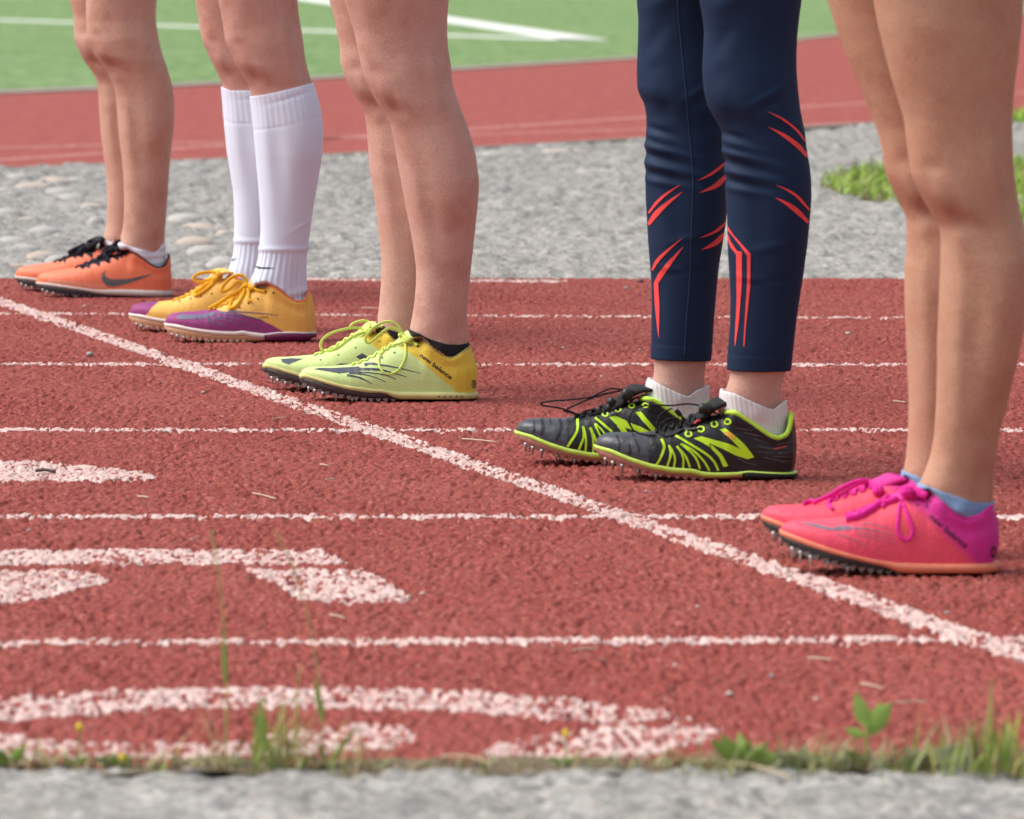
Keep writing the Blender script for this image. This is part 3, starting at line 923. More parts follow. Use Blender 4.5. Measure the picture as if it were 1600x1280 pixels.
def body_mesh(name, legs, mat, parent, shrink=0.0, zmin=.04, kneeamt=1.0):
    t = np.linspace(0, 2 * math.pi, NT_ + 1)[:-1]
    zsr = np.concatenate([np.linspace(zmin, .14, 24)[:-1], np.linspace(.14, ZTOP, 130)])
    V, Fc, base, kn, hol = [], [], [], [], []
    for L in legs:
        base.append(len(V))
        for z in zsr:
            p = L.pt(np.full(NT_, z), t, np.full(NT_, -shrink) if shrink else 0.0)
            V += p.tolist()
            f = float(L.f(z))
            kn += (kneeamt * np.exp(-((p[:, 0] - f - .022) / .030) ** 2 - ((z - L.kz - .004) / .036) ** 2)).tolist()
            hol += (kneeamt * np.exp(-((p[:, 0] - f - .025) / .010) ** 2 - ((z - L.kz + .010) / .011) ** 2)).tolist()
        b = base[-1]
        Fc += [tuple(x + b for x in f[::-1]) for f in grid_faces(len(zsr), NT_, True)]
        Fc.append(tuple(b + j for j in range(NT_)))
    top = [b + (len(zsr) - 1) * NT_ for b in base]
    h = NT_ // 2
    # near leg: t in (0, pi) faces the camera (outer); pi..2pi is the inner side.  far leg: the other way round
    inner_n = [top[0] + (k % NT_) for k in range(NT_, h - 1, -1)]   # front .. back on the inner side
    inner_f = [top[1] + k for k in range(0, h + 1)]
    for a in range(h): Fc.append((inner_n[a], inner_n[a + 1], inner_f[a + 1], inner_f[a]))
    outer_n = [top[0] + k for k in range(0, h + 1)]
    outer_f = [top[1] + (k % NT_) for k in range(h, NT_ + 1)]
    loop = outer_n + outer_f
    P0 = np.array([V[i] for i in loop]); c = P0.mean(0); nl = len(loop)
    ang = np.linspace(0, 2 * math.pi, nl + 1)[:-1]
    prev = loop
    for k in range(1, 9):
        s = k / 8; z = ZTOP + .26 * s
        el = np.stack([c[0] + .02 - (.105 - .01 * s) * np.cos(ang + .05), c[1] - (.145 - .03 * s) * np.sin(ang + .05), np.full(nl, z)], 1)
        f = min(1, s * 2); row = P0 * (1 - f) + el * f; row[:, 2] = z
        b = len(V); V += row.tolist(); kn += [0.] * nl; hol += [0.] * nl; cur = list(range(b, b + nl))
        for j in range(nl): Fc.append((prev[j], prev[(j + 1) % nl], cur[(j + 1) % nl], cur[j]))
        prev = cur
    Fc.append(tuple(prev[::-1]))
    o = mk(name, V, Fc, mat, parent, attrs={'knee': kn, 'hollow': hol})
    bm = bmesh.new(); bm.from_mesh(o.data); bmesh.ops.recalc_face_normals(bm, faces=bm.faces[:]); bm.to_mesh(o.data); bm.free()
    o.data.polygons.foreach_set('use_smooth', [True] * len(o.data.polygons))
    return o
def shorts(legs, mat, parent, hem=.70):
    parts = []
    t = np.linspace(0, 2 * math.pi, NT_ + 1)[:-1]
    for L in legs:
        V = [L.pt(np.full(NT_, z), t, np.full(NT_, o)) for z, o in ((hem, .001), (hem, .010), (hem + .03, .009), (hem + .08, .006), (ZTOP + .04, .004))]
        parts.append((np.array(V).reshape(-1, 3), grid_faces(len(V), NT_, True)))
    c = (legs[0].pt(ZTOP, np.array(0.)) + legs[1].pt(ZTOP, np.array(math.pi))) / 2
    ang = np.linspace(0, 2 * math.pi, 49)[:-1]; V = []
    for z, a, b in ((ZTOP - .005, .115, .160), (ZTOP + .08, .120, .162), (ZTOP + .2, .108, .130), (ZTOP + .27, .104, .122), (ZTOP + .272, .01, .01)):
        V += [(c[0] + .02 - a * math.cos(q), c[1] - b * math.sin(q), z) for q in ang]
    parts.append((V, grid_faces(5, 48, True)))
    return mk('shorts', *join(parts), mat, parent)

# ---- cloth and rubber of the five pairs
def fabric(name, c, rough=.8, rib=None, fine=900, var=.1):
    m = NT(name); m.col(m.mix(m.noise(fine, 2), sc3(c, 1 - var), sc3(c, 1 + var))).set(rough, .25)
    if rib: m.bump(m.wave(rib, (0, 0, 0), .4), .5, .0012)
    m.bump(m.noise(700, 2), .4, .0005)
    m.b.inputs['Sheen Weight'].default_value = .15
    return m.m
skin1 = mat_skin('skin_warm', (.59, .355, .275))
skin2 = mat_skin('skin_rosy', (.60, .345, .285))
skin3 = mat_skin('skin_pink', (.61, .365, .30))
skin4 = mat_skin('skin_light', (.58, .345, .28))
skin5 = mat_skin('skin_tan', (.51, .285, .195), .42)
lace_navy = mat_plain('navy_lace', (.012, .014, .028), .75, .3)
lace_yel = mat_plain('amber_lace', (.86, .46, .022), .7, .3)
lace_lime = mat_plain('lime_lace', (.66, .82, .18), .7, .3)
lace_blk = mat_plain('black_cord', (.010, .010, .012), .7, .3)
lace_mag = mat_plain('magenta_lace', (.78, .022, .33), .7, .3)
ORG, YEL, PUR, LIM, GOLD, PNK, MAG = (.88, .215, .105), (.88, .51, .115), (.30, .045, .20), (.62, .80, .32), (.80, .60, .07), (.86, .085, .15), (.66, .028, .30)
BLK, NEON = (.010, .011, .014), (.52, .84, .02)
MT = {}
MT['o'] = dict(upper=mat_upper('orange_upper', ORG, (.62, .20, .13), .0004, 'knit', .5, .45, .1), mid=mat_plain('offwhite_midsole', (.62, .58, .54), .6), plate=mat_plain('dark_plate', (.05, .05, .06), .35, .5),
               lug=mat_plain('grey_lug', (.12, .12, .13), .4), bind=mat_plain('navy_binding', (.012, .014, .025), .7), tongue=mat_plain('navy_tongue', (.014, .016, .03), .8), lace=lace_navy)
MT['y'] = dict(upper=mat_upper('amber_upper', YEL, PUR, .0007, 'mesh', .6, .35, .06), mid=mat_plain('white_midsole', (.78, .74, .68), .5), plate=mat_plain('peach_plate', (.66, .40, .24), .4, .5),
               lug=mat_plain('peach_lug', (.80, .62, .48), .4), bind=mat_plain('orange_binding', (.85, .20, .08), .7), tongue=mat_plain('amber_tongue', (.86, .52, .13), .7, bump=.4), lace=lace_yel,
               heel=mat_plain('plum_heel', (.13, .008, .065), .5, .4, .35, 350, .9, 350))
MT['l'] = dict(upper=mat_upper('lime_upper', LIM, GOLD, .0005, 'ridge', .65, .3, .14), mid=mat_plain('cream_lime_midsole', (.60, .58, .24), .6, .4, .15, 30), plate=mat_plain('brown_black_plate', (.045, .032, .034), .4, .5),
               lug=mat_plain('clear_lug', (.30, .27, .26), .35), bind=mat_plain('tan_binding', (.45, .36, .12), .7), tongue=mat_plain('lime_tongue', (.66, .78, .26), .7, bump=.4), lace=lace_lime)
MT['k'] = dict(upper=mat_upper('black_upper', BLK, None, .0006, 'glossy', .38, .5, .03, toe=(.050, .056, .070)), mid=mat_plain('neon_midsole', (.55, .78, .12), .5), plate=mat_plain('pale_pink_plate', (.42, .17, .14), .35, .5),
               lug=mat_plain('clear_pink_lug', (.46, .26, .22), .35), bind=mat_plain('neon_binding', (.50, .82, .06), .6), tongue=mat_plain('black_tongue', (.012, .012, .015), .8, bump=.4), lace=lace_blk,
               heel=mat_plain('black_heel', (.012, .012, .013), .6, .3, .3, 300, .8, 300))
MT['p'] = dict(upper=mat_upper('pink_upper', PNK, MAG, .006, 'knit', .6, .35, .08), mid=mat_plain('salmon_midsole', (.80, .25, .15), .6), plate=mat_plain('charcoal_plate', (.03, .03, .033), .4, .5),
               lug=mat_plain('grey_clear_lug', (.22, .21, .21), .35), bind=mat_plain('magenta_binding', MAG, .7), tongue=mat_plain('magenta_tongue', MAG, .7, bump=.4), lace=lace_mag)
dark_print = mat_plain('slate_print', (.065, .078, .105), .5, .4, .3, 300)
black_print = mat_plain('black_print', (.012, .012, .016), .5)
neon_print = mat_plain('neon_print', NEON, .45, .4, .06)
coral_print = mat_plain('coral_print', (.88, .075, .075), .6, .3, .05)
swoosh_mat = NT('striped_print'); _w = swoosh_mat.wave(64, (0, R(-38), 0), 0)
swoosh_mat.col(swoosh_mat.mix(swoosh_mat.mr(_w, .78, .9), (.012, .014, .018), (.42, .44, .46))).set(.5); swoosh_mat = swoosh_mat.m

# ---- zoom windows the outlines were read from
ZA, ZB, ZC, ZD = (90, 0, 290, 200), (90, 190, 290, 420), (290, 0, 530, 240), (320, 230, 530, 480)
ZE, ZF, ZG, ZH = (500, 0, 770, 270), (540, 260, 770, 570), (980, 0, 1290, 310), (980, 300, 1290, 680)
ZI, ZJ, ZQ, ZP4 = (1280, 0, 1600, 400), (1380, 380, 1600, 800), (1380, 720, 1600, 920), (1180, 730, 1400, 920)
ZO, ZY, ZM, ZK1, ZK2 = (0, 340, 300, 500), (180, 370, 520, 560), (380, 460, 780, 660), (790, 590, 1030, 770), (1020, 590, 1260, 770)
ZL1, ZL2, ZP = (400, 490, 580, 640), (570, 490, 750, 640), (1160, 700, 1600, 930)
o_ = lambda p: zz(ZO, 1600, p); y_ = lambda p: zz(ZY, 1600, p); m_ = lambda p: zz(ZM, 1600, p)
k1 = lambda p: zz(ZK1, 1600, p); k2 = lambda p: zz(ZK2, 1600, p); l1 = lambda p: zz(ZL1, 1536, p); l2 = lambda p: zz(ZL2, 1536, p)
p_ = lambda p: zz(ZP, 1600, p); q3 = lambda p: zz(ZQ, 1408, p); p4 = lambda p: zz(ZP4, 1482, p)
gG = lambda p: zz(ZG, 1280, p); hH = lambda p: zz(ZH, 1044, p); dD = lambda p: zz(ZD, 1075, p)

SHOES = {}
SHOES['o'] = dict(
    top=o_([(303, 552), (309, 512), (330, 478), (370, 463), (450, 451), (550, 436), (650, 416), (720, 392), (790, 362), (860, 335), (940, 315), (1010, 302), (1066, 298)]),
    collar=o_([(1066, 300), (1120, 308), (1180, 345), (1240, 390), (1290, 420), (1335, 430), (1365, 410), (1380, 350), (1392, 312)]),
    heel=o_([(1395, 310), (1420, 330), (1425, 420), (1432, 520), (1430, 600), (1425, 625)]),
    sole_top=o_([(303, 545), (400, 556), (550, 578), (700, 600), (800, 615), (900, 614), (1000, 611), (1100, 613), (1300, 620), (1425, 622)]),
    mid_bot=o_([(303, 560), (400, 575), (550, 597), (700, 618), (800, 637), (900, 650), (1000, 655), (1150, 661), (1300, 664), (1415, 660)]),
    plate_bot=o_([(306, 572), (330, 598), (400, 628), (500, 648), (600, 660), (750, 668), (900, 668), (1100, 666), (1415, 663)]),
    tongue=o_([(700, 392), (790, 350), (860, 305), (910, 260), (960, 222), (1010, 206)]), bind=.0022, lace_span=(o_([(700, 0)])[0][0], o_([(930, 0)])[0][0]), rows=5, lace_r=.0030,
    zone=o_([(330, 560), (420, 510), (560, 520), (700, 530), (860, 560), (820, 640), (600, 640), (330, 600)]) if False else None,
    bows=[(o_([(960, 250), (905, 255), (868, 275), (860, 300), (880, 305), (940, 265)]), .0042, .35), (o_([(935, 255), (990, 215), (1035, 212), (1058, 245), (1050, 290), (1000, 270), (945, 262)]), .0045, .35),
          (o_([(900, 285), (882, 320), (905, 365)]), .0042, .35), (o_([(890, 280), (860, 320), (820, 350)]), .004, .4), (o_([(958, 250), (960, 200), (965, 168)]), .0012, 1.)],
    bows_far=[(o_([(760, 260), (700, 235), (640, 255), (575, 290), (640, 285), (720, 262)]), .0042, .35), (o_([(765, 250), (740, 215), (775, 195), (800, 210), (790, 250)]), .0036, .35), (o_([(835, 270), (845, 215), (852, 178), (860, 240)]), .0036, .4), (o_([(700, 250), (680, 290), (640, 320)]), .004, .4)],
    knots=[(o_([(945, 265)])[0], .006)], knots_far=[(o_([(770, 255)])[0], .006)])
SHOES['y'] = dict(
    top=y_([(364, 650), (370, 615), (392, 585), (430, 570), (500, 562), (600, 555), (690, 545), (760, 522), (830, 488), (900, 445), (960, 410), (1020, 388), (1090, 378), (1110, 378)]),
    collar=y_([(1110, 378), (1140, 373), (1185, 387), (1240, 425), (1300, 470), (1350, 492), (1390, 480), (1410, 440), (1427, 402)]),
    heel=y_([(1427, 400), (1450, 450), (1466, 520), (1475, 600), (1476, 680), (1470, 716)]),
    sole_top=y_([(364, 645), (450, 657), (550, 680), (650, 695), (780, 708), (880, 711), (940, 704), (1000, 714), (1100, 726), (1200, 714), (1300, 712), (1470, 712)]),
    mid_bot=y_([(364, 662), (420, 674), (520, 694), (620, 712), (750, 730), (880, 737), (945, 728), (1000, 746), (1080, 755), (1150, 740), (1200, 722), (1470, 722)]),
    plate_bot=y_([(366, 676), (388, 708), (430, 730), (520, 750), (600, 764), (700, 776), (850, 782), (1000, 782), (1100, 775), (1300, 775), (1420, 768), (1470, 745)]),
    tongue=y_([(760, 520), (860, 462), (930, 405), (980, 350), (1010, 312), (1060, 303), (1110, 315)]), bind=.0026, heelsole=.66, lace_span=(y_([(745, 0)])[0][0], y_([(960, 0)])[0][0]), rows=6,
    zone=y_([(200, 400), (700, 400), (745, 535), (790, 548), (860, 550), (930, 562), (1060, 602), (1150, 642), (1240, 693), (1300, 716), (1300, 900), (200, 900)]),
    zone_far=y_([(200, 400), (640, 400), (600, 545), (545, 590), (505, 640), (480, 670), (480, 900), (200, 900)]),
    bows=[(y_([(960, 365), (962, 320), (935, 287), (880, 288), (820, 330), (785, 380), (790, 405), (840, 385), (900, 330), (945, 345)]), .0034, .4), (y_([(955, 375), (900, 430), (855, 490), (845, 530), (880, 525), (930, 465), (965, 390)]), .0036, .4),
          (y_([(940, 380), (860, 425), (760, 490), (690, 530)]), .0038, .4), (y_([(975, 360), (985, 420), (980, 465), (1005, 480)]), .0032, .4), (y_([(985, 370), (1040, 402), (1110, 408)]), .0034, .4)],
    bows_far=[(y_([(770, 285), (740, 262), (650, 264), (590, 285), (578, 315), (620, 335), (700, 320), (765, 292)]), .0034, .4), (y_([(775, 290), (700, 340), (630, 395), (588, 425), (600, 440), (660, 405), (730, 345), (780, 300)]), .0036, .4), (y_([(760, 255), (780, 300), (770, 330)]), .003, .4)],
    knots=[(y_([(958, 362)])[0], .0075)], knots_far=[(y_([(768, 290)])[0], .0065)])
SHOES['l'] = dict(
    top=l1([(582, 862), (592, 805), (625, 762), (695, 737), (780, 728), (950, 725), (1200, 702), (1300, 690), (1400, 655)]) + l2([(60, 605), (160, 545), (260, 485), (350, 440), (450, 405), (560, 390), (680, 385), (760, 388)]),
    collar=l2([(760, 386), (800, 392), (900, 480), (1030, 570), (1130, 610), (1190, 615), (1260, 580), (1340, 520), (1415, 465)]),
    heel=l2([(1415, 463), (1440, 550), (1480, 650), (1505, 750), (1505, 850), (1490, 970), (1470, 1085)]),
    sole_top=l1([(582, 838), (660, 832), (750, 860), (900, 905), (1050, 950), (1200, 985), (1400, 1010), (1530, 1030)]) + l2([(130, 1036), (250, 1042), (340, 1060), (450, 1075), (800, 1076), (1200, 1077), (1470, 1085)]),
    mid_bot=l1([(582, 868), (640, 860), (750, 884), (950, 948), (1200, 1016), (1400, 1050), (1530, 1066)]) + l2([(200, 1062), (300, 1082), (380, 1128), (480, 1157), (900, 1160), (1200, 1158), (1450, 1150)]),
    plate_bot=l1([(585, 895), (612, 945), (700, 1005), (850, 1065), (1000, 1105), (1200, 1145), (1400, 1170)]) + l2([(0, 1183), (200, 1188), (400, 1182), (600, 1172), (900, 1168), (1450, 1160)]),
    tongue=l2([(80, 590), (220, 500), (350, 420), (450, 345), (530, 275), (600, 240), (690, 255)]), bind=.0016, midx=.0012, lace_span=(l1([(1390, 0)])[0][0], l2([(440, 0)])[0][0]), rows=6,
    zone=l2([(440, 430), (520, 482), (600, 525), (700, 590), (850, 710), (1000, 840), (1150, 960), (1250, 1075), (1260, 1300), (1700, 1300), (1700, 0), (400, 0), (380, 380)]),
    bows=[(l2([(500, 285), (470, 200), (420, 140), (340, 108), (240, 120), (130, 180), (50, 260), (10, 330), (20, 380), (70, 400)]), .0023, .32), (l2([(490, 270), (410, 200), (310, 200), (210, 270), (120, 350), (60, 400)]), .0023, .32),
          (l2([(505, 330), (540, 420), (545, 560), (505, 680), (440, 765), (350, 806), (265, 800), (215, 745), (188, 660), (215, 570), (300, 475), (400, 425), (500, 392), (520, 340)]), .0019, .35), (l2([(520, 300), (580, 380), (610, 425)]), .003, .45), (l2([(540, 320), (640, 400), (700, 440)]), .003, .45)],
    bows_far=[(l1([(1500, 240), (1400, 200), (1300, 190), (1150, 215), (1000, 262), (905, 330), (862, 400), (872, 470), (935, 515), (1050, 490), (1150, 430), (1280, 330), (1400, 270), (1490, 240)]), .0023, .32), (l1([(1250, 188), (1290, 138), (1370, 105), (1440, 96), (1500, 125), (1530, 190)]), .0024, .45)],
    knots=[(l2([(505, 300)])[0], .006)], knots_far=[(l1([(1500, 230)])[0], .0065)])
SHOES['k'] = dict(
    top=[(929, 696), (932, 686), (938, 680), (947, 676), (962, 674.5), (985, 675), (1007, 675), (1030, 671), (1060, 662), (1085, 655), (1105, 650), (1120, 647), (1132, 646)],
    collar=[(1132, 646), (1147.5, 645), (1159.5, 651), (1177.5, 663), (1192.5, 674), (1204.5, 682), (1216.5, 686), (1225.5, 680), (1230, 668), (1233, 653), (1236, 648)],
    heel=[(1238, 648), (1240.5, 653), (1243.5, 674), (1245, 695), (1243.5, 717.5), (1240.5, 733), (1239, 740)],
    sole_top=[(929, 694.5), (955, 702.5), (985, 715), (1015, 724.5), (1050, 731), (1083, 733), (1098, 737.5), (1117.5, 739), (1150, 738.5), (1170, 736), (1200, 738), (1239, 738.5)],
    mid_bot=[(929, 699), (955, 708), (985, 721), (1015, 731), (1050, 738), (1083, 740), (1100, 744.5), (1130, 745), (1160, 742), (1200, 742), (1239, 742)],
    plate_bot=[(930, 702), (940, 713), (955, 721), (985, 731), (1007.5, 739), (1035, 743.5), (1065, 747), (1087, 749), (1125, 748.5), (1170, 748), (1230, 747), (1239, 745)],
    tongue=[(1030, 670), (1065, 657), (1090, 642), (1106, 627), (1120, 620), (1138, 622)], bind=.0036, heelsole=.72, lace_span=(1040, 1092), rows=5, lace_r=.0016, flat=False, toecap=1012, toecap_far=1012,
    bows=[(k2([(0, 285), (100, 288), (200, 292), (350, 275), (480, 290), (560, 320), (650, 370), (760, 440)]), .0013, 1.), (k1([(1540, 290), (1420, 300), (1330, 350), (1290, 420), (1300, 500), (1360, 570), (1450, 600), (1560, 610)]), .0012, 1.),
          (k2([(200, 320), (90, 380), (45, 480), (70, 570), (130, 620)]), .0013, 1.), (k2([(270, 430), (170, 430), (90, 490), (95, 570), (150, 630)]), .0013, 1.), (k2([(290, 470), (190, 470), (120, 540), (130, 610), (220, 600), (330, 540)]), .0013, 1.),
          (k2([(250, 345), (330, 440), (400, 510)]), .0017, 1.), (k2([(240, 340), (290, 395)]), .0034, 1.), (k2([(400, 500), (500, 430), (600, 405), (640, 480)]), .0014, 1.), (k2([(360, 560), (450, 545), (500, 530)]), .0014, 1.)],
    bows_far=[(k1([(1240, 130), (1100, 116), (990, 155), (880, 205), (650, 232), (450, 248), (372, 268), (385, 290), (500, 308), (620, 332), (780, 398), (830, 410)]), .0013, 1.), (k1([(1200, 138), (1010, 178), (850, 232), (640, 328)]), .0013, 1.),
              (k1([(600, 345), (700, 370), (800, 410)]), .0016, 1.), (k1([(790, 430), (800, 370), (860, 342), (940, 340), (1000, 355)]), .0013, 1.), (k1([(880, 400), (960, 380), (1050, 360)]), .0013, 1.), (k1([(1300, 260), (1340, 220), (1390, 200)]), .0014, 1.)])
SHOES['p'] = dict(
    top=p_([(214, 480), (222, 450), (246, 428), (290, 414), (350, 412), (420, 411), (500, 404), (580, 392), (660, 362), (740, 330), (820, 300), (900, 280), (980, 272), (1070, 268)]),
    collar=p_([(1070, 268), (1090, 282), (1150, 330), (1210, 385), (1277, 413), (1340, 395), (1428, 331)]),
    heel=p_([(1428, 331), (1440, 380), (1456, 440), (1460, 510), (1455, 580), (1440, 630), (1425, 664)]),
    sole_top=p_([(214, 470), (300, 506), (400, 544), (500, 578), (600, 607), (700, 633), (800, 651), (900, 663), (1100, 668), (1300, 667), (1425, 663)]),
    mid_bot=p_([(213, 492), (300, 532), (400, 568), (500, 600), (600, 628), (700, 652), (800, 674), (860, 698), (900, 711), (1000, 715), (1200, 713), (1415, 708)]),
    plate_bot=p_([(216, 500), (240, 545), (300, 585), (400, 626), (500, 660), (600, 688), (700, 706), (800, 716), (880, 719), (1000, 718), (1200, 717), (1415, 713)]),
    tongue=p_([(640, 372), (740, 322), (830, 275), (900, 246), (950, 228), (985, 226)]), bind=.0022, tongue_w=.0150, lace_span=(p_([(660, 0)])[0][0], p_([(880, 0)])[0][0]), rows=5,
    zone=q3([(150, 330), (300, 420), (400, 500), (520, 625), (650, 760), (800, 890), (900, 1000), (930, 1060), (940, 1300), (1600, 1300), (1600, 0), (100, 0)]),
    bows=[(p4([(1420, 330), (1330, 400), (1230, 470), (1100, 540), (955, 575)]), .0044, .45), (q3([(190, 400), (165, 480), (148, 600), (145, 720), (200, 785), (255, 790), (292, 720), (280, 640), (240, 540), (195, 430)]), .0021, .4), (q3([(150, 380), (90, 420), (0, 450)]), .004, .5), (q3([(250, 300), (350, 320), (440, 350)]), .005, .5), (q3([(60, 400), (0, 480)]), .003, .5)],
    bows_far=[(p4([(1330, 300), (1230, 195), (1160, 150), (1060, 155), (920, 215), (800, 290), (660, 355), (510, 408)]), .0032, .45), (p4([(1200, 170), (1100, 170), (990, 230), (880, 310), (780, 390), (815, 455)]), .0026, .5)],
    knots=[(q3([(255, 330)])[0], .0095)], knots_far=[(p4([(1300, 270)])[0], .008)])

def person(key, label, Ynear_px, near, far, skin, sock, toe_far, farsep=None, kneez=.43, **kw):
    """near/far: (front outline, back outline or None) in photograph pixels"""
    global OFF
    S = SHOES[key]
    g = G(S['sole_top'][-1][0], Ynear_px)
    Yn = g[1] + .032; S['Y'] = Yn
    q = shoe_profile(S)
    tf = PL(toe_far[0], toe_far[1], Yn + farsep); tn = PL(*S['sole_top'][0], Yn)
    dx = tf[0] - tn[0]; dy = farsep
    OFF = np.array([q.xt + q.L * .8 + dx / 2, Yn + dy / 2, 0.])
    P = empty('person', tuple(OFF)); tag(P, label, 'person', 'runners lined up at the start')
    f, b = profile(near[0], Yn), profile(near[1], Yn)
    az = kw.get('az', .085)
    ln = kw.get('lean', .02)
    Ln = Leg(f, b, Yn, -1, kneez, az, ln, wr=kw.get('wr'))
    ff = profile(far[0], Yn + dy)
    if far[1]:
        fb0 = profile(far[1], Yn + dy); zlo = kw['fb_range']
        fb = lambda z: np.where((np.asarray(z) > zlo[0]) & (np.asarray(z) < zlo[1]), fb0(z), ff(z) + (b(z) - f(z)))
        zq = np.arange(.02, .84, .002); v = smooth1(fb(zq), 15); fb = lambda z, v=v, zq=zq: np.interp(z, zq, v)
    else: fb = lambda z: ff(z) + (b(z) - f(z)) * .985
    Lf = Leg(ff, fb, Yn + dy, 1, kneez + kw.get('dkz', 0.), az, ln, wr=kw.get('wr'))
    Ln.shoe = inner_limit(q, 0.); Lf.shoe = inner_limit(q, dx)
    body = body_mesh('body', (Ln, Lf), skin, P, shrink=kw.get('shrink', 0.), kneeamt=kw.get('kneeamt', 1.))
    A = build_shoe(P, q, S, MT[key])
    B = build_shoe(P, q, S, MT[key], dx, dy, True)
    return P, Ln, Lf, A, B, q, dx, dy, body

def socks(P, Ln, Lf, q, dx, pts, mat, off=.0022, zb=.035, fold=0.0, offf=None):
    a = sleeve('sock', Ln, zb, top_from(Ln, pts, Ln.Y), off, mat, P, offf=offf)
    w = [(PL(p[0], p[1], Ln.Y)) for p in pts]
    X = np.array([v[0] for v in w]) + dx; Zv = np.array([v[2] for v in w]); zm = float(Zv.mean())
    ft = lambda t: float(np.interp(float(Lf.pt(zm, np.array(t))[0]), X, Zv))
    b = sleeve('sock', Lf, zb, ft, off, mat, P, offf=offf)
    return a, b
zza = lambda p: zz(ZA, 1280, p); zzb = lambda p: zz(ZB, 1113, p); zzc = lambda p: zz(ZC, 1280, p); zze = lambda p: zz(ZE, 1280, p); zzf = lambda p: zz(ZF, 950, p); zzi = lambda p: zz(ZI, 1024, p); zzj = lambda p: zz(ZJ, 670, p)

# ---- orange shoes
P1 = person('o', 'person with bare legs in orange spiked shoes with navy laces', 464,
    (zza([(290, 0), (288, 100), (292, 200), (293, 300), (297, 390), (330, 460), (380, 560), (450, 640), (510, 730), (560, 850), (585, 950), (598, 1100), (610, 1280)]) + zzb([(540, 150), (558, 300), (570, 420), (578, 560), (580, 700), (577, 850), (565, 940), (545, 1020), (525, 1060)]),
     zza([(995, 0), (988, 100), (985, 200), (1000, 300), (1020, 420), (1050, 540), (1090, 650), (1125, 770), (1150, 860), (1165, 960), (1170, 1080), (1168, 1200), (1163, 1280)]) + zzb([(1000, 150), (985, 280), (970, 450), (960, 620), (945, 800), (935, 950), (927, 1040), (930, 1100)])),
    (zza([(115, 0), (140, 80), (155, 150), (160, 250), (160, 390), (180, 450), (240, 580), (300, 660), (370, 760), (395, 830), (405, 950), (412, 1100), (425, 1280)]) + zzb([(380, 150), (405, 330), (425, 500), (432, 650), (430, 800), (420, 920), (400, 1000)]), None),
    skin1, None, (24, 436), .185, PL(150, 92, 10.9)[2], dkz=.004, az=.088)
M['whitesock'] = fabric('white_sock', (.74, .80, .92), .8, None)
P, Ln, Lf, A, B, q, dx, dy, _ = P1
_fold = lambda z, t, zt: .0008 * np.sin((z - .05) * 420 + 2 * np.cos(t)) + .0008
socks(P, Ln, Lf, q, dx, [(183, 378), (185, 377.5), (197.8, 381.4), (224.8, 389.5), (241, 394), (248, 389.5), (257, 377.8), (259, 376)], M['whitesock'], .0022, offf=_fold)
decal('emblem', [[*o_([(880, 440), (852, 470), (843, 500), (856, 535), (890, 568), (940, 577), (1000, 568), (1080, 545), (1180, 510), (1290, 465), (1180, 488), (1080, 510), (980, 515), (910, 512), (880, 490), (873, 465)])]], A[1], swoosh_mat, A[0], 2)
zig = [(650, 405), (690, 435), (715, 412), (750, 425), (755, 392), (790, 385), (830, 410), (838, 372), (870, 365), (910, 385), (918, 345), (935, 335), (985, 360), (992, 325), (1020, 340), (1022, 318), (1060, 315), (1060, 292), (1000, 290), (940, 305), (860, 325), (790, 350), (720, 382)]
decal('eyestay', [o_(zig)], A[1], lace_navy, A[0], 2)
fz = [(490, 368), (502, 378), (522, 356), (545, 385), (552, 348), (605, 325), (632, 350), (642, 312), (690, 340), (702, 296), (770, 340), (775, 296), (800, 285), (800, 262), (700, 268), (620, 305), (540, 345)]
decal('eyestay', [o_(fz)], B[1], lace_navy, B[0], 2)
hat = [stroke(o_([(x, y0), (x - 40, y0 + h)]), 1.7, .7) for x, y0, h in [(420 + i * 24, 515 + i * 2.6, 42 + i * 2) for i in range(20)]]
hat = [[(p[0], p[1]) for p in h_] for h_ in hat]
M['palestripe'] = mat_plain('pale_stripe', (.88, .50, .38), .5)
decal('stripe_print', quads_of(hat), A[1], M['palestripe'], A[0], 2.5)
shorts((Ln, Lf), mat_plain('black_shorts', (.02, .02, .024), .8), P, .665)

# ---- yellow and purple shoes, white knee socks
P2 = person('y', 'person in long white socks and yellow spiked shoes with purple toes', 534,
    (zzc([(272, 0), (295, 100), (315, 220), (335, 350), (375, 440), (420, 540), (480, 640), (530, 710), (548, 780), (558, 850), (568, 950), (580, 1080), (590, 1200), (597, 1280)]) + dD([(428, 150), (442, 300), (452, 450), (460, 600), (458, 700), (450, 790), (442, 850), (432, 910), (415, 960), (400, 1010), (380, 1060)]),
     zzc([(935, 0), (945, 120), (970, 270), (990, 400), (997, 480), (1020, 580), (1050, 680), (1085, 800), (1110, 900), (1127, 1000), (1135, 1100), (1132, 1200), (1128, 1280)]) + dD([(918, 120), (898, 240), (873, 380), (853, 500), (833, 650), (815, 780), (808, 860), (803, 960), (808, 1080), (812, 1150)])),
    (zzc([(78, 0), (95, 100), (115, 230), (135, 340), (170, 420), (215, 520), (265, 620), (305, 700), (310, 760), (322, 900), (333, 1050), (347, 1180), (358, 1280)]) + dD([(208, 160), (238, 350), (248, 520), (248, 650), (245, 760), (235, 850), (215, 930), (198, 985)]), None),
    skin2, None, (202, 487), .25, PL(400, 108, 9.75)[2], az=.095)
P, Ln, Lf, A, B, q, dx, dy, _ = P2
M['kneesock'] = fabric('white_knee_sock', (.72, .80, .98), .85, None, 1200, .05)
zfold = PL(440, 391, Ln.Y)[2]
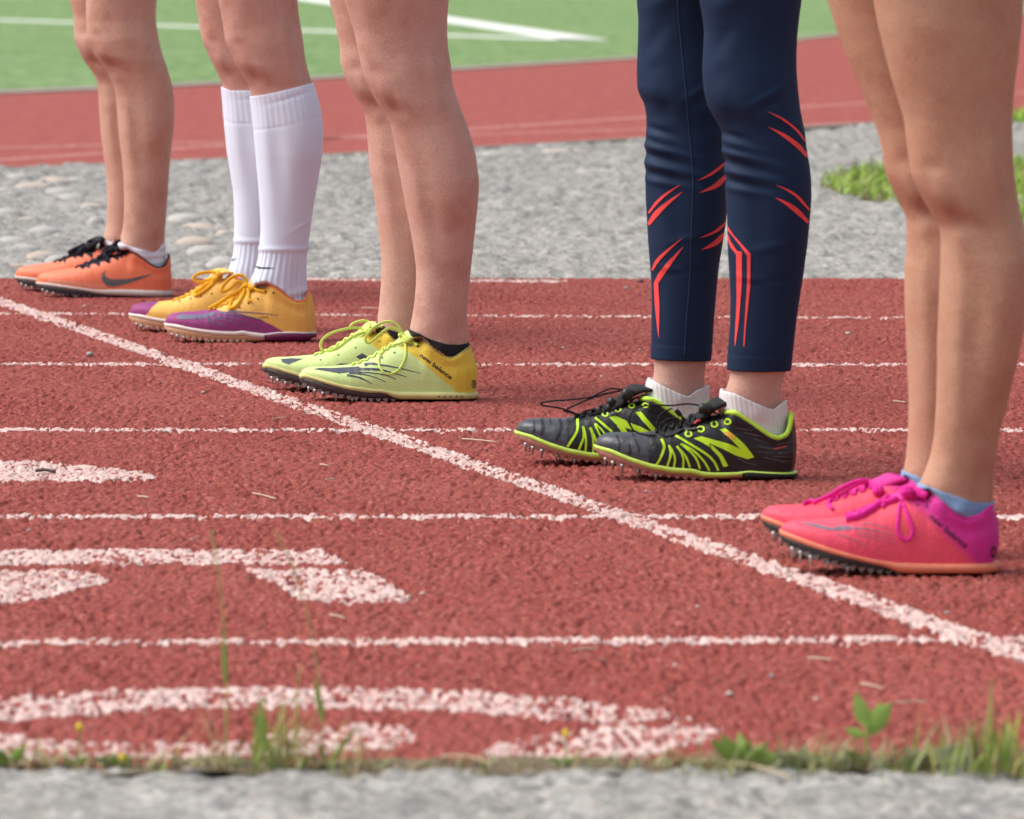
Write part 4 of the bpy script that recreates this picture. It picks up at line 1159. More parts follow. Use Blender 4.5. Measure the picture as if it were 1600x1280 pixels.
def ksock(z, t, zt):
    cuff = sstep(zfold - .0035, zfold + .0015, z)                     # the smooth leg part hangs over the ribbed ankle
    rib = (1 - cuff) * .0006 * np.sign(np.sin(t * 26)) + np.where(zt - z < .062, .0004 * np.sin(t * 34), 0)
    seam = -.0009 * np.exp(-((zt - z - .063) / .0014) ** 2)
    roll = .0016 * np.exp(-((z - zfold - .004) / .004) ** 2)
    fl = -.0018 * np.exp(-((zt - z - .016 - .004 * np.cos(t)) / .003) ** 2) * np.exp(-((t - 1.9) / .75) ** 2)
    wr = (1 - cuff) * .0016 * np.exp(-((z - .085 + .012 * np.cos(t)) / .0045) ** 2) - (1 - cuff) * .0014 * np.exp(-((z - .076 + .012 * np.cos(t)) / .004) ** 2)
    dg = .0016 * np.exp(-((z - zfold - .028 + .03 * np.cos(t)) / .0045) ** 2) * np.exp(-((t - 2.3) / .5) ** 2) * cuff
    return .0016 * cuff + rib + seam + roll + fl + wr + dg
NS_ = 150
def ksleeve(leg, f): return sleeve('sock', leg, .04, f, .0016, M['kneesock'], P, nz=150, offf=ksock)
pts = [(390, 151.5), (393, 151), (415, 147.5), (440, 142), (465, 136), (490.6, 129.6), (493, 129)]
NT_save = NT_; NT_ = 168
sa = ksleeve(Ln, top_from(Ln, pts, Ln.Y))
sb = ksleeve(Lf, top_from(Lf, [(344, 135), (352, 138), (362, 141.5), (391, 141), (430, 131), (470, 122)], Lf.Y))
NT_ = NT_save
decal('emblem', [dD([(398, 945), (416, 920), (413, 948), (440, 960), (500, 961), (572, 968), (500, 974), (430, 974), (405, 964)])], bvh_of(sa[1], sa[2]), black_print, sa[0], 2)
decal('emblem', [dD([(212, 907), (226, 893), (262, 891), (238, 901), (218, 914)])], bvh_of(sb[1], sb[2]), black_print, sb[0], 2)
M['greyblue'] = mat_plain('blue_grey_print', (.13, .12, .22), .5, .4, .3, 200)
decal('toe_print', [y_([(452, 582), (480, 570), (620, 574), (740, 549), (752, 572), (660, 598), (600, 606), (470, 606), (450, 595)])], A[1], M['greyblue'], A[0], 2.5)
st = [stroke(y_(p), a * .2125, b * .2125) for p, a, b in (([(685, 620), (760, 640), (840, 668)], 15, 3), ([(680, 602), (800, 612), (900, 642), (985, 695)], 9, 3), ([(740, 587), (880, 602), (980, 637), (1065, 675)], 9, 3), ([(770, 560), (900, 576), (1000, 592), (1090, 616)], 16, 4), ([(830, 548), (1000, 558), (1195, 577)], 12, 4))]
decal('side_print', quads_of(st), A[1], M['greyblue'], A[0], 2.5)
lettering('lettering', 'LD5000', y_([(1055, 600)])[0], y_([(1128, 598)])[0], 2.0, A[1], mat_plain('brown_print', (.35, .16, .03), .6), A[0])
decal('toe_print', [y_([(190, 487), (215, 473), (280, 470), (262, 488), (215, 498)])], B[1], M['greyblue'], B[0], 2.5)
eye = [ring(c, 1.6, 1.5, 8) for c in y_([(915, 520), (980, 490), (1050, 457), (1110, 405), (1165, 413)])]
stuff_decal('eyelets', sum(eye, []), A[1], black_print, A[0], 3)
stuff_decal('eyelets', sum([ring(c, 1.5, 1.4, 8) for c in y_([(475, 475), (555, 455), (630, 440), (710, 420), (780, 405), (850, 372)])], []), B[1], black_print, B[0], 3)
shorts((Ln, Lf), mat_plain('blue_shorts', (.03, .04, .09), .8), P, .685)

# ---- lime shoes, black ankle socks
P3 = person('l', 'person with bare legs in lime and yellow spiked shoes and black socks', 626.5,
    (zze([(178, 0), (215, 110), (255, 230), (280, 360), (310, 500), (335, 590), (380, 680), (430, 770), (490, 860), (525, 930), (545, 1030), (570, 1170), (590, 1280)]) + zzf([(365, 130), (390, 270), (420, 420), (440, 540), (455, 660), (455, 750), (445, 870), (430, 970), (412, 1055)]),
     zze([(955, 0), (945, 120), (942, 230), (950, 360), (970, 480), (980, 600), (1005, 700), (1050, 820), (1095, 940), (1130, 1050), (1155, 1150), (1170, 1270)]) + zzf([(862, 80), (860, 160), (850, 280), (835, 420), (820, 560), (805, 700), (793, 830), (783, 950), (782, 1050), (790, 1140)])),
    (zze([(65, 0), (95, 100), (120, 220), (145, 350), (150, 470), (180, 570), (230, 670), (290, 760), (330, 840), (345, 960), (355, 1100), (368, 1280)]) + zzf([(178, 150), (200, 320), (220, 480), (230, 600), (228, 750), (218, 880), (206, 990)]), None),
    skin3, None, (411, 575.5), .195, PL(600, 155, 8.5)[2], az=.085)
P, Ln, Lf, A, B, q, dx, dy, _ = P3
M['blacksock'] = fabric('black_sock', (.018, .017, .020), .9, None, 500, .4)
socks(P, Ln, Lf, q, dx, [(636, 512.5), (639, 513.4), (652, 518), (675.5, 528.7), (699, 536.3), (716.5, 538), (731.7, 535.7), (734, 535)], M['blacksock'], .0026)
decal('toe_print', [l1([(770, 744), (850, 727), (1000, 730), (1250, 717), (1370, 706), (1400, 745), (1370, 766), (1200, 790), (1110, 800), (980, 777), (880, 760)])], A[1], dark_print, A[0], 2.5)
st = [stroke(m_(p), a * .25, b * .25) for p, a, b in (([(690, 468), (840, 470), (930, 490), (1020, 515)], 20, 3), ([(680, 486), (800, 491), (890, 506), (955, 530)], 10, 3), ([(660, 492), (760, 502), (830, 521), (890, 548)], 10, 3), ([(648, 505), (720, 519), (770, 540), (805, 560)], 14, 3))]
st.append(stroke(m_([(757, 442), (795, 434), (850, 440), (960, 458), (1110, 494)]), 5, .6))
decal('side_print', quads_of(st), A[1], dark_print, A[0], 2.5)
decal('side_print', [m_([(705, 390), (745, 368), (785, 395), (745, 418)]), m_([(575, 447), (610, 430), (662, 436), (640, 452), (600, 459)])], B[1], dark_print, B[0], 2.5)
decal('toe_print', [m_([(235, 406), (300, 401), (375, 403), (330, 420), (285, 438), (245, 426)])], B[1], dark_print, B[0], 2.5)
lettering('lettering', 'new balance', l2([(728, 570)])[0], l2([(1142, 882)])[0], 4.9, A[1], black_print, A[0])
decal('emblem', sum([ring(l2([(1452, 940)])[0], 3.6, 1.1, 8, 1.9), ring(l2([(1455, 938)])[0], 1.4, .8, 8, 2)], []), A[1], black_print, A[0], 2)
stuff_decal('eyelets', sum([ring(c, 1.6, 1.5, 8) for c in l2([(235, 590), (395, 522), (605, 425), (710, 440)])], []), A[1], dark_print, A[0], 3)
stuff_decal('eyelets', sum([ring(c, 1.6, 1.5, 8, .7) for c in l1([(858, 618), (1100, 552), (1330, 457)]) + l2([(195, 372)])], []), B[1], dark_print, B[0], 3)
for o in [c for c in A[0].children if c.name.startswith('midsole')]:
    me = o.data; bv = bvh_of([np.array(v.co) + OFF for v in me.vertices], [tuple(p.vertices) for p in me.polygons])
    tri = [l2([(x - 16, 1114), (x + 16, 1114), (x, 1092)]) for x in (990, 1066, 1145, 1222, 1296)]
    decal('heel_print', tri, bv, black_print, A[0], 3)
shorts((Ln, Lf), mat_plain('dark_shorts', (.02, .022, .03), .8), P, .695)

# ---- black and neon shoes, navy leggings
WR = [(-.062, .0040, .0055, .75, 1.0, -.25), (-.075, -.0025, .004, .75, .9, -.25), (-.088, .0040, .006, .8, 1.0, -.22), (-.102, -.002, .005, .8, .9, -.2), (-.112, .0022, .006, .8, .9, -.15), (-.045, .0025, .006, .7, .7, -.3), (-.035, -.002, .005, .7, .7, -.3), (-.025, .0014, .004, 1.9, .6, .5), (-.038, -.0012, .004, 2.0, .6, .5), (.02, .0012, .006, 2.3, .5, -.4), (-.21, .0010, .006, 1.6, .9, .25), (-.235, .0010, .005, 1.2, .8, -.2), (-.25, -.0009, .004, 1.6, .8, .1), (.13, .0016, .012, 1.2, .8, .5), (.075, -.002, .02, .9, .5, .9), (-.06, .0015, .012, 2.6, .6, .2)]
P4 = person('k', 'person in navy leggings with coral stripes and black neon-trimmed spiked shoes', 749,
    (gG([(465, 0), (485, 100), (497, 200), (490, 340), (485, 460), (495, 580), (515, 670), (550, 740), (590, 800), (612, 860), (612, 900), (618, 960), (632, 1020), (637, 1150), (638, 1280)]) + hH([(527, 150), (530, 300), (540, 450), (545, 550), (543, 700), (530, 840), (527, 930), (512, 1000), (495, 1050)]),
     gG([(1120, 0), (1105, 110), (1092, 230), (1087, 350), (1088, 460), (1098, 580), (1110, 690), (1130, 800), (1145, 900), (1160, 1000), (1175, 1080), (1183, 1170), (1185, 1280)]) + hH([(960, 120), (945, 280), (925, 430), (905, 560), (885, 700), (870, 850), (858, 940), (835, 1000), (832, 1100)])),
    (gG([(65, 0), (75, 120), (72, 300), (65, 450), (68, 570), (85, 620), (112, 665), (120, 710), (128, 750), (125, 800), (128, 840), (122, 950), (120, 1100), (122, 1280)]) + hH([(105, 130), (115, 300), (128, 450), (132, 550), (130, 680), (128, 800), (126, 875), (118, 980), (105, 1010)]),
     hH([(520, 150), (500, 280), (480, 400), (465, 560), (455, 680), (448, 790), (440, 885), (428, 950), (425, 1040)])),
    skin4, None, (805, 672.5), .21, PL(1115, 165, 7.3)[2], az=.095, shrink=.0055, fb_range=(.05, .345), wr=WR, kneeamt=0.)
P, Ln, Lf, A, B, q, dx, dy, body = P4
M['navy'] = NT('navy_legging'); _m = M['navy']
_m.col(_m.mix(_m.noise(900, 2), (.0055, .0165, .048), (.010, .031, .082))).set(.7, .22); _m.bump(_m.noise(60, 4, .6), .25, .002); _m.bump(_m.noise(1100, 1), .35, .0005); _m.b.inputs['Sheen Weight'].default_value = .0; M['navy'] = _m.m
M['greysock'] = fabric('offwhite_sock', (.72, .72, .73), .85, None, 800, .1)
ribs = lambda z, t, zt: .0005 * np.sin(t * 40 + z * 120) + .0012 * np.exp(-((z - .075 - .02 * np.cos(t)) / .006) ** 2)
NT_save = NT_; NT_ = 140
socks(P, Ln, Lf, q, dx, [(1122, 614), (1123.5, 611.5), (1128, 608.8), (1147.5, 612.5), (1177.5, 626.8), (1200, 637), (1207.5, 638), (1219.5, 629), (1230, 625), (1233, 624)], M['greysock'], .0024, offf=ribs)
NT_ = NT_save
# leggings: hem + leg tubes + seat
LV, LF = [], []
hemz = {0: lambda t: float(np.interp(math.cos(t), [-1, 1], [PL(0, 579, Ln.Y)[2], PL(0, 577, Ln.Y)[2]])), 1: lambda t: float(np.interp(math.cos(t), [-1, 1], [PL(0, 563.5, Lf.Y)[2], PL(0, 560, Lf.Y)[2]]))}
lparts = []
NT_save = NT_; NT_ = 112
tt = np.linspace(0, 2 * math.pi, NT_ + 1)[:-1]
for k, L in enumerate((Ln, Lf)):
    hz = np.array([hemz[k](t) for t in tt]); rowsV = [L.pt(hz + .004, tt, np.full(NT_, -.0015)), L.pt(hz, tt, np.full(NT_, -.0004)), L.pt(hz, tt, np.full(NT_, .0006))]
    hs_ = np.concatenate([np.linspace(0, .026, 12), np.linspace(.03, .74 - .1, 190)])
    for s in hs_:
        z = hz + s; o = .0006 - .0009 * np.exp(-((s - .0225) / .0012) ** 2) + (.0003 if s < .0225 else 0)
        rowsV.append(L.pt(z, tt, np.full(NT_, o)))
    V = np.array(rowsV).reshape(-1, 3); lparts.append((V, [f[::-1] for f in grid_faces(len(rowsV), NT_, True)]))
NT_ = NT_save
c = (Ln.pt(ZTOP, np.array(0.)) + Lf.pt(ZTOP, np.array(math.pi))) / 2
ang = np.linspace(0, 2 * math.pi, 49)[:-1]; V = []
for z, a, b in ((ZTOP - .03, .09, .12), (ZTOP + .06, .115, .156), (ZTOP + .2, .106, .126), (ZTOP + .27, .104, .122), (ZTOP + .272, .01, .01)):
    V += [(c[0] + .02 - a * math.cos(t), c[1] - b * math.sin(t), z) for t in ang]
leg_o = mk('leggings', *join(lparts + [(V, grid_faces(5, 48, True))]), M['navy'], P)
bn, bf = bvh_of(*lparts[0]), bvh_of(*lparts[1])
def crescent(pts, wmax, peak=.72, end=.55):
    P = np.array(spline(pts, 6))[:, :2]; T = np.gradient(P, axis=0); T /= np.linalg.norm(T, axis=1)[:, None] + 1e-9
    N = np.stack([-T[:, 1], T[:, 0]], 1); t = np.linspace(0, 1, len(P))
    w = (np.where(t < peak, np.sin(np.clip(t / peak, 0, 1) * math.pi / 2), 1 - (1 - end) * (t - peak) / (1 - peak)) * wmax + .3)[:, None] / 2
    return quads_of([[tuple(p) for p in P + N * w] + [tuple(p) for p in (P - N * w)[::-1]]])
near_st = [crescent(gG([(905, 720), (1000, 768), (1085, 834), (1146, 912)]), 3.4), crescent(gG([(912, 820), (1000, 868), (1095, 938), (1158, 1012)]), 7.0), crescent([(1212.5, 288.9), (1231.9, 298), (1247, 309), (1264, 328.5)], 4.2), crescent([(1211.6, 308.9), (1228, 317.5), (1245, 330), (1262.5, 348)], 7.6),
           [hH([(530, 215), (547, 260), (580, 310), (605, 315), (605, 480), (590, 680), (570, 815), (567, 790), (578, 560), (575, 330), (545, 290), (530, 250)])], [hH([(530, 178), (560, 225), (650, 325), (648, 500), (625, 720), (618, 815), (612, 810), (622, 640), (632, 480), (632, 335), (590, 275), (532, 202)])]]
far_st = [crescent([(1063.6, 288.7), (1047, 299), (1029, 314), (1014, 333)], 4.4), crescent([(1067, 299.5), (1044, 317), (1026, 334), (1014, 351)], 8.0), crescent(hH([(290, 243), (220, 302), (162, 360), (134, 412)]), 5.0),
          [hH([(298, 285), (240, 370), (165, 480), (172, 600), (168, 770), (160, 720), (148, 600), (142, 480), (165, 430), (220, 360)])],
          crescent(gG([(455, 1165), (545, 1120), (640, 1045)]), 4.4), crescent(gG([(465, 1245), (570, 1198), (640, 1132)]), 8.0), crescent(hH([(380, 243), (460, 209), (518, 160)]), 4.4), crescent(hH([(388, 305), (460, 270), (512, 216)]), 8.0)]
for s_ in near_st: decal('stripe', s_, bn, coral_print, leg_o, 2.5, .0008)
for s_ in far_st: decal('stripe', s_, bf, coral_print, leg_o, 2.5, .0008)
seam = hit
sm = []
for i, p in enumerate(spline(gG([(325, 0), (345, 250), (375, 560), (400, 850), (425, 1150)]) + hH([(338, 200), (330, 450), (310, 700), (300, 870)]), 10)):
    h = hit(bf, p[0], p[1])
    if h is not None: sm.append(h[0] + h[1] * .0003)
mk('seam', *tube(sm, .0009, 6), mat_plain('navy_seam', (.014, .036, .085), .7), leg_o)
N_ = k2([(425, 635), (500, 612), (640, 650), (790, 690), (912, 745), (810, 640), (695, 542), (760, 530), (870, 620), (960, 700), (1058, 830), (985, 850), (860, 810), (740, 748), (600, 690), (720, 800), (785, 920), (735, 932), (690, 830), (600, 730), (520, 680)])
decal('emblem', [N_], A[1], neon_print, A[0], 2.5)
decal('emblem_patch', [k2([(735, 568), (800, 562), (862, 630), (815, 645)])], A[1], mat_plain('orange_print', (.85, .42, .06), .5), A[0], 2.5, .0011)
s9 = lambda L: [stroke(p, a * .15, (a if b is None else b) * .15) for p, a, b in L]
decal('side_print', quads_of(s9([(k2(p), w, None) for p, w in (([(90, 640), (118, 720), (88, 820), (35, 915)], 26), ([(165, 705), (205, 770), (230, 850), (218, 940)], 22), ([(172, 715), (186, 800), (150, 925)], 22), ([(252, 715), (300, 790), (318, 860), (314, 945)], 22), ([(250, 718), (340, 820), (388, 935)], 22), ([(290, 690), (400, 780), (460, 860), (490, 950)], 22), ([(290, 690), (420, 760), (530, 870), (590, 970)], 22), ([(230, 600), (400, 700), (560, 800), (640, 880), (682, 970)], 24))])), A[1], neon_print, A[0], 2.5)
decal('toe_stripes', quads_of(s9([(k1([(1155, 600), (1185, 680), (1180, 765)]), 30, 20), (k1([(1285, 690), (1295, 750), (1290, 805)]), 24, 30), (k1([(1345, 640), (1385, 730), (1388, 785)]), 22, 14), (k1([(1590, 660), (1565, 760), (1500, 855)]), 32, 10), (k1([(1320, 575), (1340, 620)]), 20, 8), (k2([(55, 640), (60, 720), (10, 790)]), 26, 10)])), A[1], black_print, A[0], 2.5, .0006)
decal('heel_tab', quads_of(s9([(k2([(1262, 745), (1395, 715)]), 20, 16)])), A[1], mat_plain('red_grey_tab', (.45, .10, .10), .6, .3, .6, 500), A[0], 2.5)
for c in k2([(372, 590), (502, 540), (642, 490), (780, 460)]): decal('eyelet', ring(c, 6.2, 2.9, 16, .85), A[1], neon_print, A[0], 3, .0009)
decal('scratch_print', quads_of(s9([(k2(p), 5, 3) for p in ([(860, 520), (950, 540), (1040, 548)], [(1040, 590), (1150, 620)], [(950, 570), (1100, 610)], [(1100, 720), (1260, 745)], [(1080, 770), (1240, 785)], [(1150, 830), (1350, 870)], [(1290, 700), (1460, 660)], [(1300, 790), (1480, 770)], [(1340, 880), (1480, 860)], [(880, 830), (960, 880), (1080, 910)], [(1250, 820), (1450, 830)], [(1060, 640), (1220, 690)])])), A[1], mat_plain('grey_scratch', (.16, .17, .18), .5), A[0], 3)
decal('emblem', [k1([(1080, 415), (1140, 400), (1260, 450), (1290, 500), (1330, 548), (1245, 522), (1270, 570), (1210, 570), (1150, 490)]), k1([(1300, 475), (1400, 510), (1540, 580), (1350, 362), (1410, 354), (1580, 555), (1555, 596), (1430, 588), (1335, 545)])], B[1], neon_print, B[0], 2.5)
decal('side_print', quads_of(s9([(k1(p), w, None) for p, w in (([(748, 430), (742, 560), (645, 722)], 26), ([(806, 510), (812, 620), (762, 752)], 24), ([(808, 510), (836, 640), (832, 780)], 22), ([(882, 520), (910, 640), (912, 800)], 22), ([(884, 520), (935, 640), (950, 690)], 20), ([(930, 480), (962, 560), (990, 615)], 20), ([(935, 480), (1000, 545), (1040, 600)], 18), ([(932, 420), (1020, 490), (1110, 566)], 24))])), B[1], neon_print, B[0], 2.5)
decal('toe_stripes', quads_of(s9([(k1([(292, 450), (298, 510), (292, 570)]), 18, 26), (k1([(378, 432), (390, 520), (365, 602)]), 34, 26), (k1([(460, 422), (476, 482)]), 18, 10), (k1([(560, 412), (578, 520), (528, 655)]), 34, 20), (k1([(652, 432), (645, 555)]), 24, 10)])), B[1], black_print, B[0], 2.5, .0006)
for c in k1([(1037, 385), (1172, 338), (1314, 298), (1460, 290)]): decal('eyelet', ring(c, 5.6, 2.6, 16, .75), B[1], neon_print, B[0], 3, .0009)
togm = mat_plain('black_plastic', (.012, .012, .014), .45, .5)
def toggle(a, b, r, sh, bvh, Y):
    pa, pb = [(PL(p[0], p[1], Y)) for p in (a, b)]
    d = pb - pa; L = np.linalg.norm(d)
    path = [pa + d * t for t in (0, .05, .25, .5, .75, .95, 1)]
    mk('cord_toggle', *tube(path, [r * .6, r * .9, r, r * 1.05, r, r * .85, r * .55], 10, .9), togm, sh)
toggle(*k2([(480, 320), (610, 330)]), .0078, A[0], A[1], Ln.Y - .022)
toggle(*k1([(1215, 165), (1330, 190)]), .0088, B[0], B[1], Lf.Y - .02)
toggle(*k1([(1060, 345), (1090, 280)]), .0045, B[0], B[1], Lf.Y - .028)
toggle(*k1([(1085, 280), (1125, 220)]), .0064, B[0], B[1], Lf.Y - .028)
h = hit(A[1], *k2([(470, 490)])[0])
if h: mk('lace_tag', *tube(spline([h[0] + h[1] * .004 + np.array([-.004, 0, -.002]), h[0] + h[1] * .0065, h[0] + h[1] * .004 + np.array([.004, 0, .003])], 4), .0016, 6, .8), mat_plain('red_tag', (.75, .06, .08), .6), A[0])

# ---- pink shoes, blue ankle socks
P5 = person('p', 'person with tanned bare legs in pink spiked shoes and pale blue socks', 897,
    (zzi([(265, 0), (290, 130), (320, 250), (360, 400), (395, 510), (420, 600), (432, 700), (445, 800), (458, 880), (490, 950), (530, 1020), (575, 1090), (600, 1130), (605, 1200), (605, 1280)]) + zzj([(269, 60), (268, 150), (262, 300), (255, 450), (255, 600), (252, 750), (243, 900), (225, 1010), (200, 1080), (170, 1150)]),
     zzi([(1012, 0), (1005, 130), (990, 280), (970, 430), (962, 560), (960, 650), (965, 780), (970, 870), (985, 980), (1005, 1080), (1030, 1170), (1058, 1280)]) + zzj([(692, 60), (700, 150), (697, 250), (682, 350), (655, 470), (632, 590), (605, 700), (580, 800), (555, 900), (540, 1000), (526, 1100), (521, 1225)])),
    (zzi([(45, 0), (85, 130), (130, 260), (185, 390), (240, 520), (290, 640), (315, 740), (335, 870), (375, 960), (425, 1060), (440, 1100), (440, 1200), (437, 1280)]) + zzj([(103, 100), (103, 250), (110, 450), (117, 600), (122, 750), (118, 900), (110, 1010), (92, 1110)]), None),
    skin5, None, (1190, 808), .16, PL(1450, 318, 6.25)[2], az=.078, lean=.03)
P, Ln, Lf, A, B, q, dx, dy, _ = P5
M['bluesock'] = fabric('pale_blue_sock', (.22, .36, .60), .85, None, 350, .35)
socks(P, Ln, Lf, q, dx, [(1431, 753.5), (1435.5, 754.4), (1458, 760.6), (1489.4, 771.6), (1520.6, 782.5), (1536, 784.8), (1552, 783.3), (1556, 783)], M['bluesock'], .0024)
M['pinkprint'] = mat_plain('slate_on_pink', (.22, .16, .22), .5, .3, .5, 120)
decal('toe_print', [p4([(465, 590), (560, 585), (680, 610), (800, 640), (900, 617), (1010, 625), (1020, 660), (900, 670), (760, 665), (640, 637), (540, 607)])], A[1], M['pinkprint'], A[0], 3)
decal('side_print', quads_of([stroke(p4(p), a * .148, b * .148) for p, a, b in (([(1030, 642), (1200, 657), (1480, 722)], 22, 5), ([(880, 708), (1000, 752), (1180, 840)], 16, 4), ([(1120, 597), (1250, 606), (1480, 672)], 12, 4), ([(1080, 715), (1300, 765), (1482, 812)], 8, 4), ([(1060, 680), (1300, 725), (1482, 770)], 8, 4))]), A[1], M['pinkprint'], A[0], 3)
lettering('lettering', 'new balance', q3([(455, 572)])[0], q3([(818, 878)])[0], 6.6, A[1], mat_plain('plum_print', (.10, .012, .06), .5), A[0])
decal('emblem', ring(q3([(1100, 912)])[0], 4.3, 2.0, 12, 2.2), A[1], black_print, A[0], 2.5)
stuff_decal('eyelets', sum([ring(c, 2.2, 2.1, 8) for c in q3([(345, 440), (435, 455)])], []), A[1], mat_plain('plum_hole', (.15, .01, .07), .6), A[0], 3)
shorts((Ln, Lf), mat_plain('navy_shorts', (.02, .025, .05), .8), P, .725)
OFF = np.zeros(3)

# ------------------------------------------------------------------ PLANTS
def mat_leaf(name, c):
    m = NT(name); m.col(m.mix(m.noise(60, 3), sc3(c, .65), sc3(c, 1.35))).set(.6, .3)
    m.b.inputs['Transmission Weight'].default_value = 0
    return m.m
LF_ = {'green': mat_leaf('grass_green', (.21, .28, .06)), 'yellow': mat_leaf('grass_yellow', (.40, .35, .12)), 'leaf': mat_leaf('weed_leaf', (.25, .37, .08)), 'dull': mat_leaf('dull_leaf', (.30, .32, .17)),
       'dry': mat_leaf('dry_straw', (.50, .40, .24)), 'flower': mat_leaf('yellow_flower', (.75, .55, .04)), 'lush': mat_leaf('lush_grass', (.29, .46, .06))}
def blade(base, h, w, lean, ang, n=5):
    d = np.array([math.cos(ang), math.sin(ang), 0]); sd_ = np.array([-d[1], d[0], 0]); V = []
    for i in range(n):
        t = i / (n - 1); c = np.array(base) + np.array([0, 0, h * (t - .25 * lean * t * t)]) + d * h * lean * t * t
        ww = w * (1 - t ** 1.6) * .5 + .0001
        V += [c - sd_ * ww, c + d * ww * .3, c + sd_ * ww]
    return V, grid_faces(n, 3)
def leafshape(base, tip, w, n=6, curl=.2):
    b, t = np.array(base), np.array(tip); ax = t - b; L = np.linalg.norm(ax); sd_ = np.cross(ax, [0.2, 1, .1]); sd_ /= np.linalg.norm(sd_); up = np.cross(sd_, ax / L); V = []
    for i in range(n):
        s = i / (n - 1); ww = w * math.sin(math.pi * min(.97, .06 + .94 * s ** .8)) * .5; c = b + ax * s + up * L * curl * s * s
        V += [c - sd_ * ww + up * ww * .35, c, c + sd_ * ww + up * ww * .35]
    return V, grid_faces(n, 3)
def tuft(name, label, cat, c, n, spread, h, w, cols, lean=.5, group=None, depth=.03):
    g = G(*c); o = empty(name, tuple(g)); tag(o, label, cat, group)
    per = {}
    for i in range(n):
        b = g + np.array([random.gauss(0, spread), random.gauss(0, depth), -.002])
        k = random.choice(cols)
        per.setdefault(k, []).append(blade(b, random.uniform(*h), random.uniform(*w), random.uniform(.05, lean), random.uniform(0, 6.28)))
    for k, p in per.items(): tag(mk('blades', *join(p), LF_[k], o, off=g), kind='stuff')
    return o, g
gr = 'weeds rooted in the joint by the near path'
o, g = tuft('grass_tuft', 'thin grass tuft with tall seed stalks in the near path joint', 'grass', (440, 1196), 60, .028, (.02, .075), (.0016, .0034), ['green', 'yellow', 'green'], .8, gr)
for pts, r in (([(352, 1196), (355, 1100), (350, 980), (340, 880), (330, 830)], .0009), ([(505, 1194), (500, 1080), (480, 960), (455, 880), (430, 830)], .0008), ([(470, 1194), (462, 1110), (470, 1040)], .0008)):
    P = [PL(p[0], p[1], g[1] + .01) for p in pts]; mk('stalk', *tube(spline(P, 6), r, 6), LF_['yellow'], o, off=g)
for a, b, w in (((352, 1070), (348, 975), .006), ((505, 1130), (490, 1060), .007), ((410, 1180), (405, 1090), .012), ((430, 1190), (390, 1110), .008), ((515, 1195), (560, 1130), .005)):
    mk('leaf', *leafshape(PL(*a, g[1]), PL(*b, g[1]), w, curl=.05), LF_['green'], o, off=g)
tuft('grass_tuft', 'dense green grass tuft beside a tall yellowing blade', 'grass', (1560, 1200), 150, .035, (.018, .06), (.002, .004), ['green', 'dull', 'yellow', 'lush'], .9, gr)
o, g = tuft('grass_tuft', 'single tall yellow-green grass blade with short shoots', 'grass', (1545, 1202), 10, .008, (.02, .04), (.002, .003), ['yellow'], .5, gr)
mk('leaf', *leafshape(PL(1542, 1200, g[1]), PL(1550, 1060, g[1]), .007, curl=.02), LF_['yellow'], o, off=g)
def weed(label, c, leaves, stem, col='leaf', name='leafy_weed'):
    g = G(*c); o = empty(name, tuple(g)); tag(o, label, 'weed', gr)
    if stem: mk('stem', *tube(spline([PL(p[0], p[1], g[1]) for p in stem], 5), .0016, 6), LF_[col], o, off=g)
    for a, b, w, dy in leaves:
        mk('leaf', *leafshape(PL(*a, g[1]), PL(*b, g[1] + dy), w, curl=.1), LF_[col], o, off=g)
    return o, g
weed('upright weed with two broad bright green leaves on one stem', (1352, 1196), [((1352, 1135), (1336, 1082), .015, 0), ((1358, 1140), (1392, 1100), .020, -.005), ((1350, 1150), (1318, 1140), .010, .006), ((1350, 1188), (1315, 1172), .007, -.008), ((1362, 1150), (1375, 1098), .016, .004)], [(1352, 1197), (1354, 1165), (1354, 1130)])
def rosette(label, c, n, rad, col, hgt=.012, name='leafy_weed'):
    g = G(*c); o = empty(name, tuple(g)); tag(o, label, 'weed', gr)
    for i in range(n):
        a = 2 * math.pi * i / n + random.uniform(-.3, .3); r = rad * random.uniform(.6, 1.1)
        mk('leaf', *leafshape(g + np.array([0, 0, .001]), g + np.array([r * math.cos(a), r * .6 * math.sin(a), hgt * random.uniform(.4, 1.6)]), r * .55, curl=-.1), LF_[col], o, off=g)
rosette('low rosette of bright green leaves left of the upright weed', (1165, 1198), 12, .03, 'leaf', .02)
rosette('small dull green creeping weed between rosette and upright weed', (1245, 1200), 10, .025, 'dull', .012)
rosette('flat dull green weed between upright weed and dense tuft', (1450, 1201), 12, .03, 'dull', .014)
rosette('bright green weed at the far end of the joint beside painted curve', (12, 1196), 9, .018, 'leaf', .014)
rosette('tiny weed patch below the faint painted curve', (175, 1196), 8, .02, 'dull', .008)
for x, y0, y1, lab in ((878, 1198, 1146, 'tiny weed with one yellow flower head on a curved stem'), (118, 1196, 1136, 'spindly weed with a brownish yellow bud'), (185, 1198, 1184, 'short weed with a yellow flower close to the ground')):
    g = G(x, y0); o = empty('flowering_weed', tuple(g)); tag(o, lab, 'weed', gr)
    t = PL(x + 6, y1, g[1]); mk('stem', *tube(spline([g, (g + t) / 2 + np.array([.002, 0, 0]), t], 5), .0010, 6), LF_['green'], o, off=g)
    mk('flower', *ball(t, (.0034, .0034, .0040)), LF_['flower'], o, off=g)
    for k in (-1, 1): mk('leaf', *leafshape(g, g + np.array([k * .012, -.004, .010]), .005), LF_['leaf'], o, off=g)
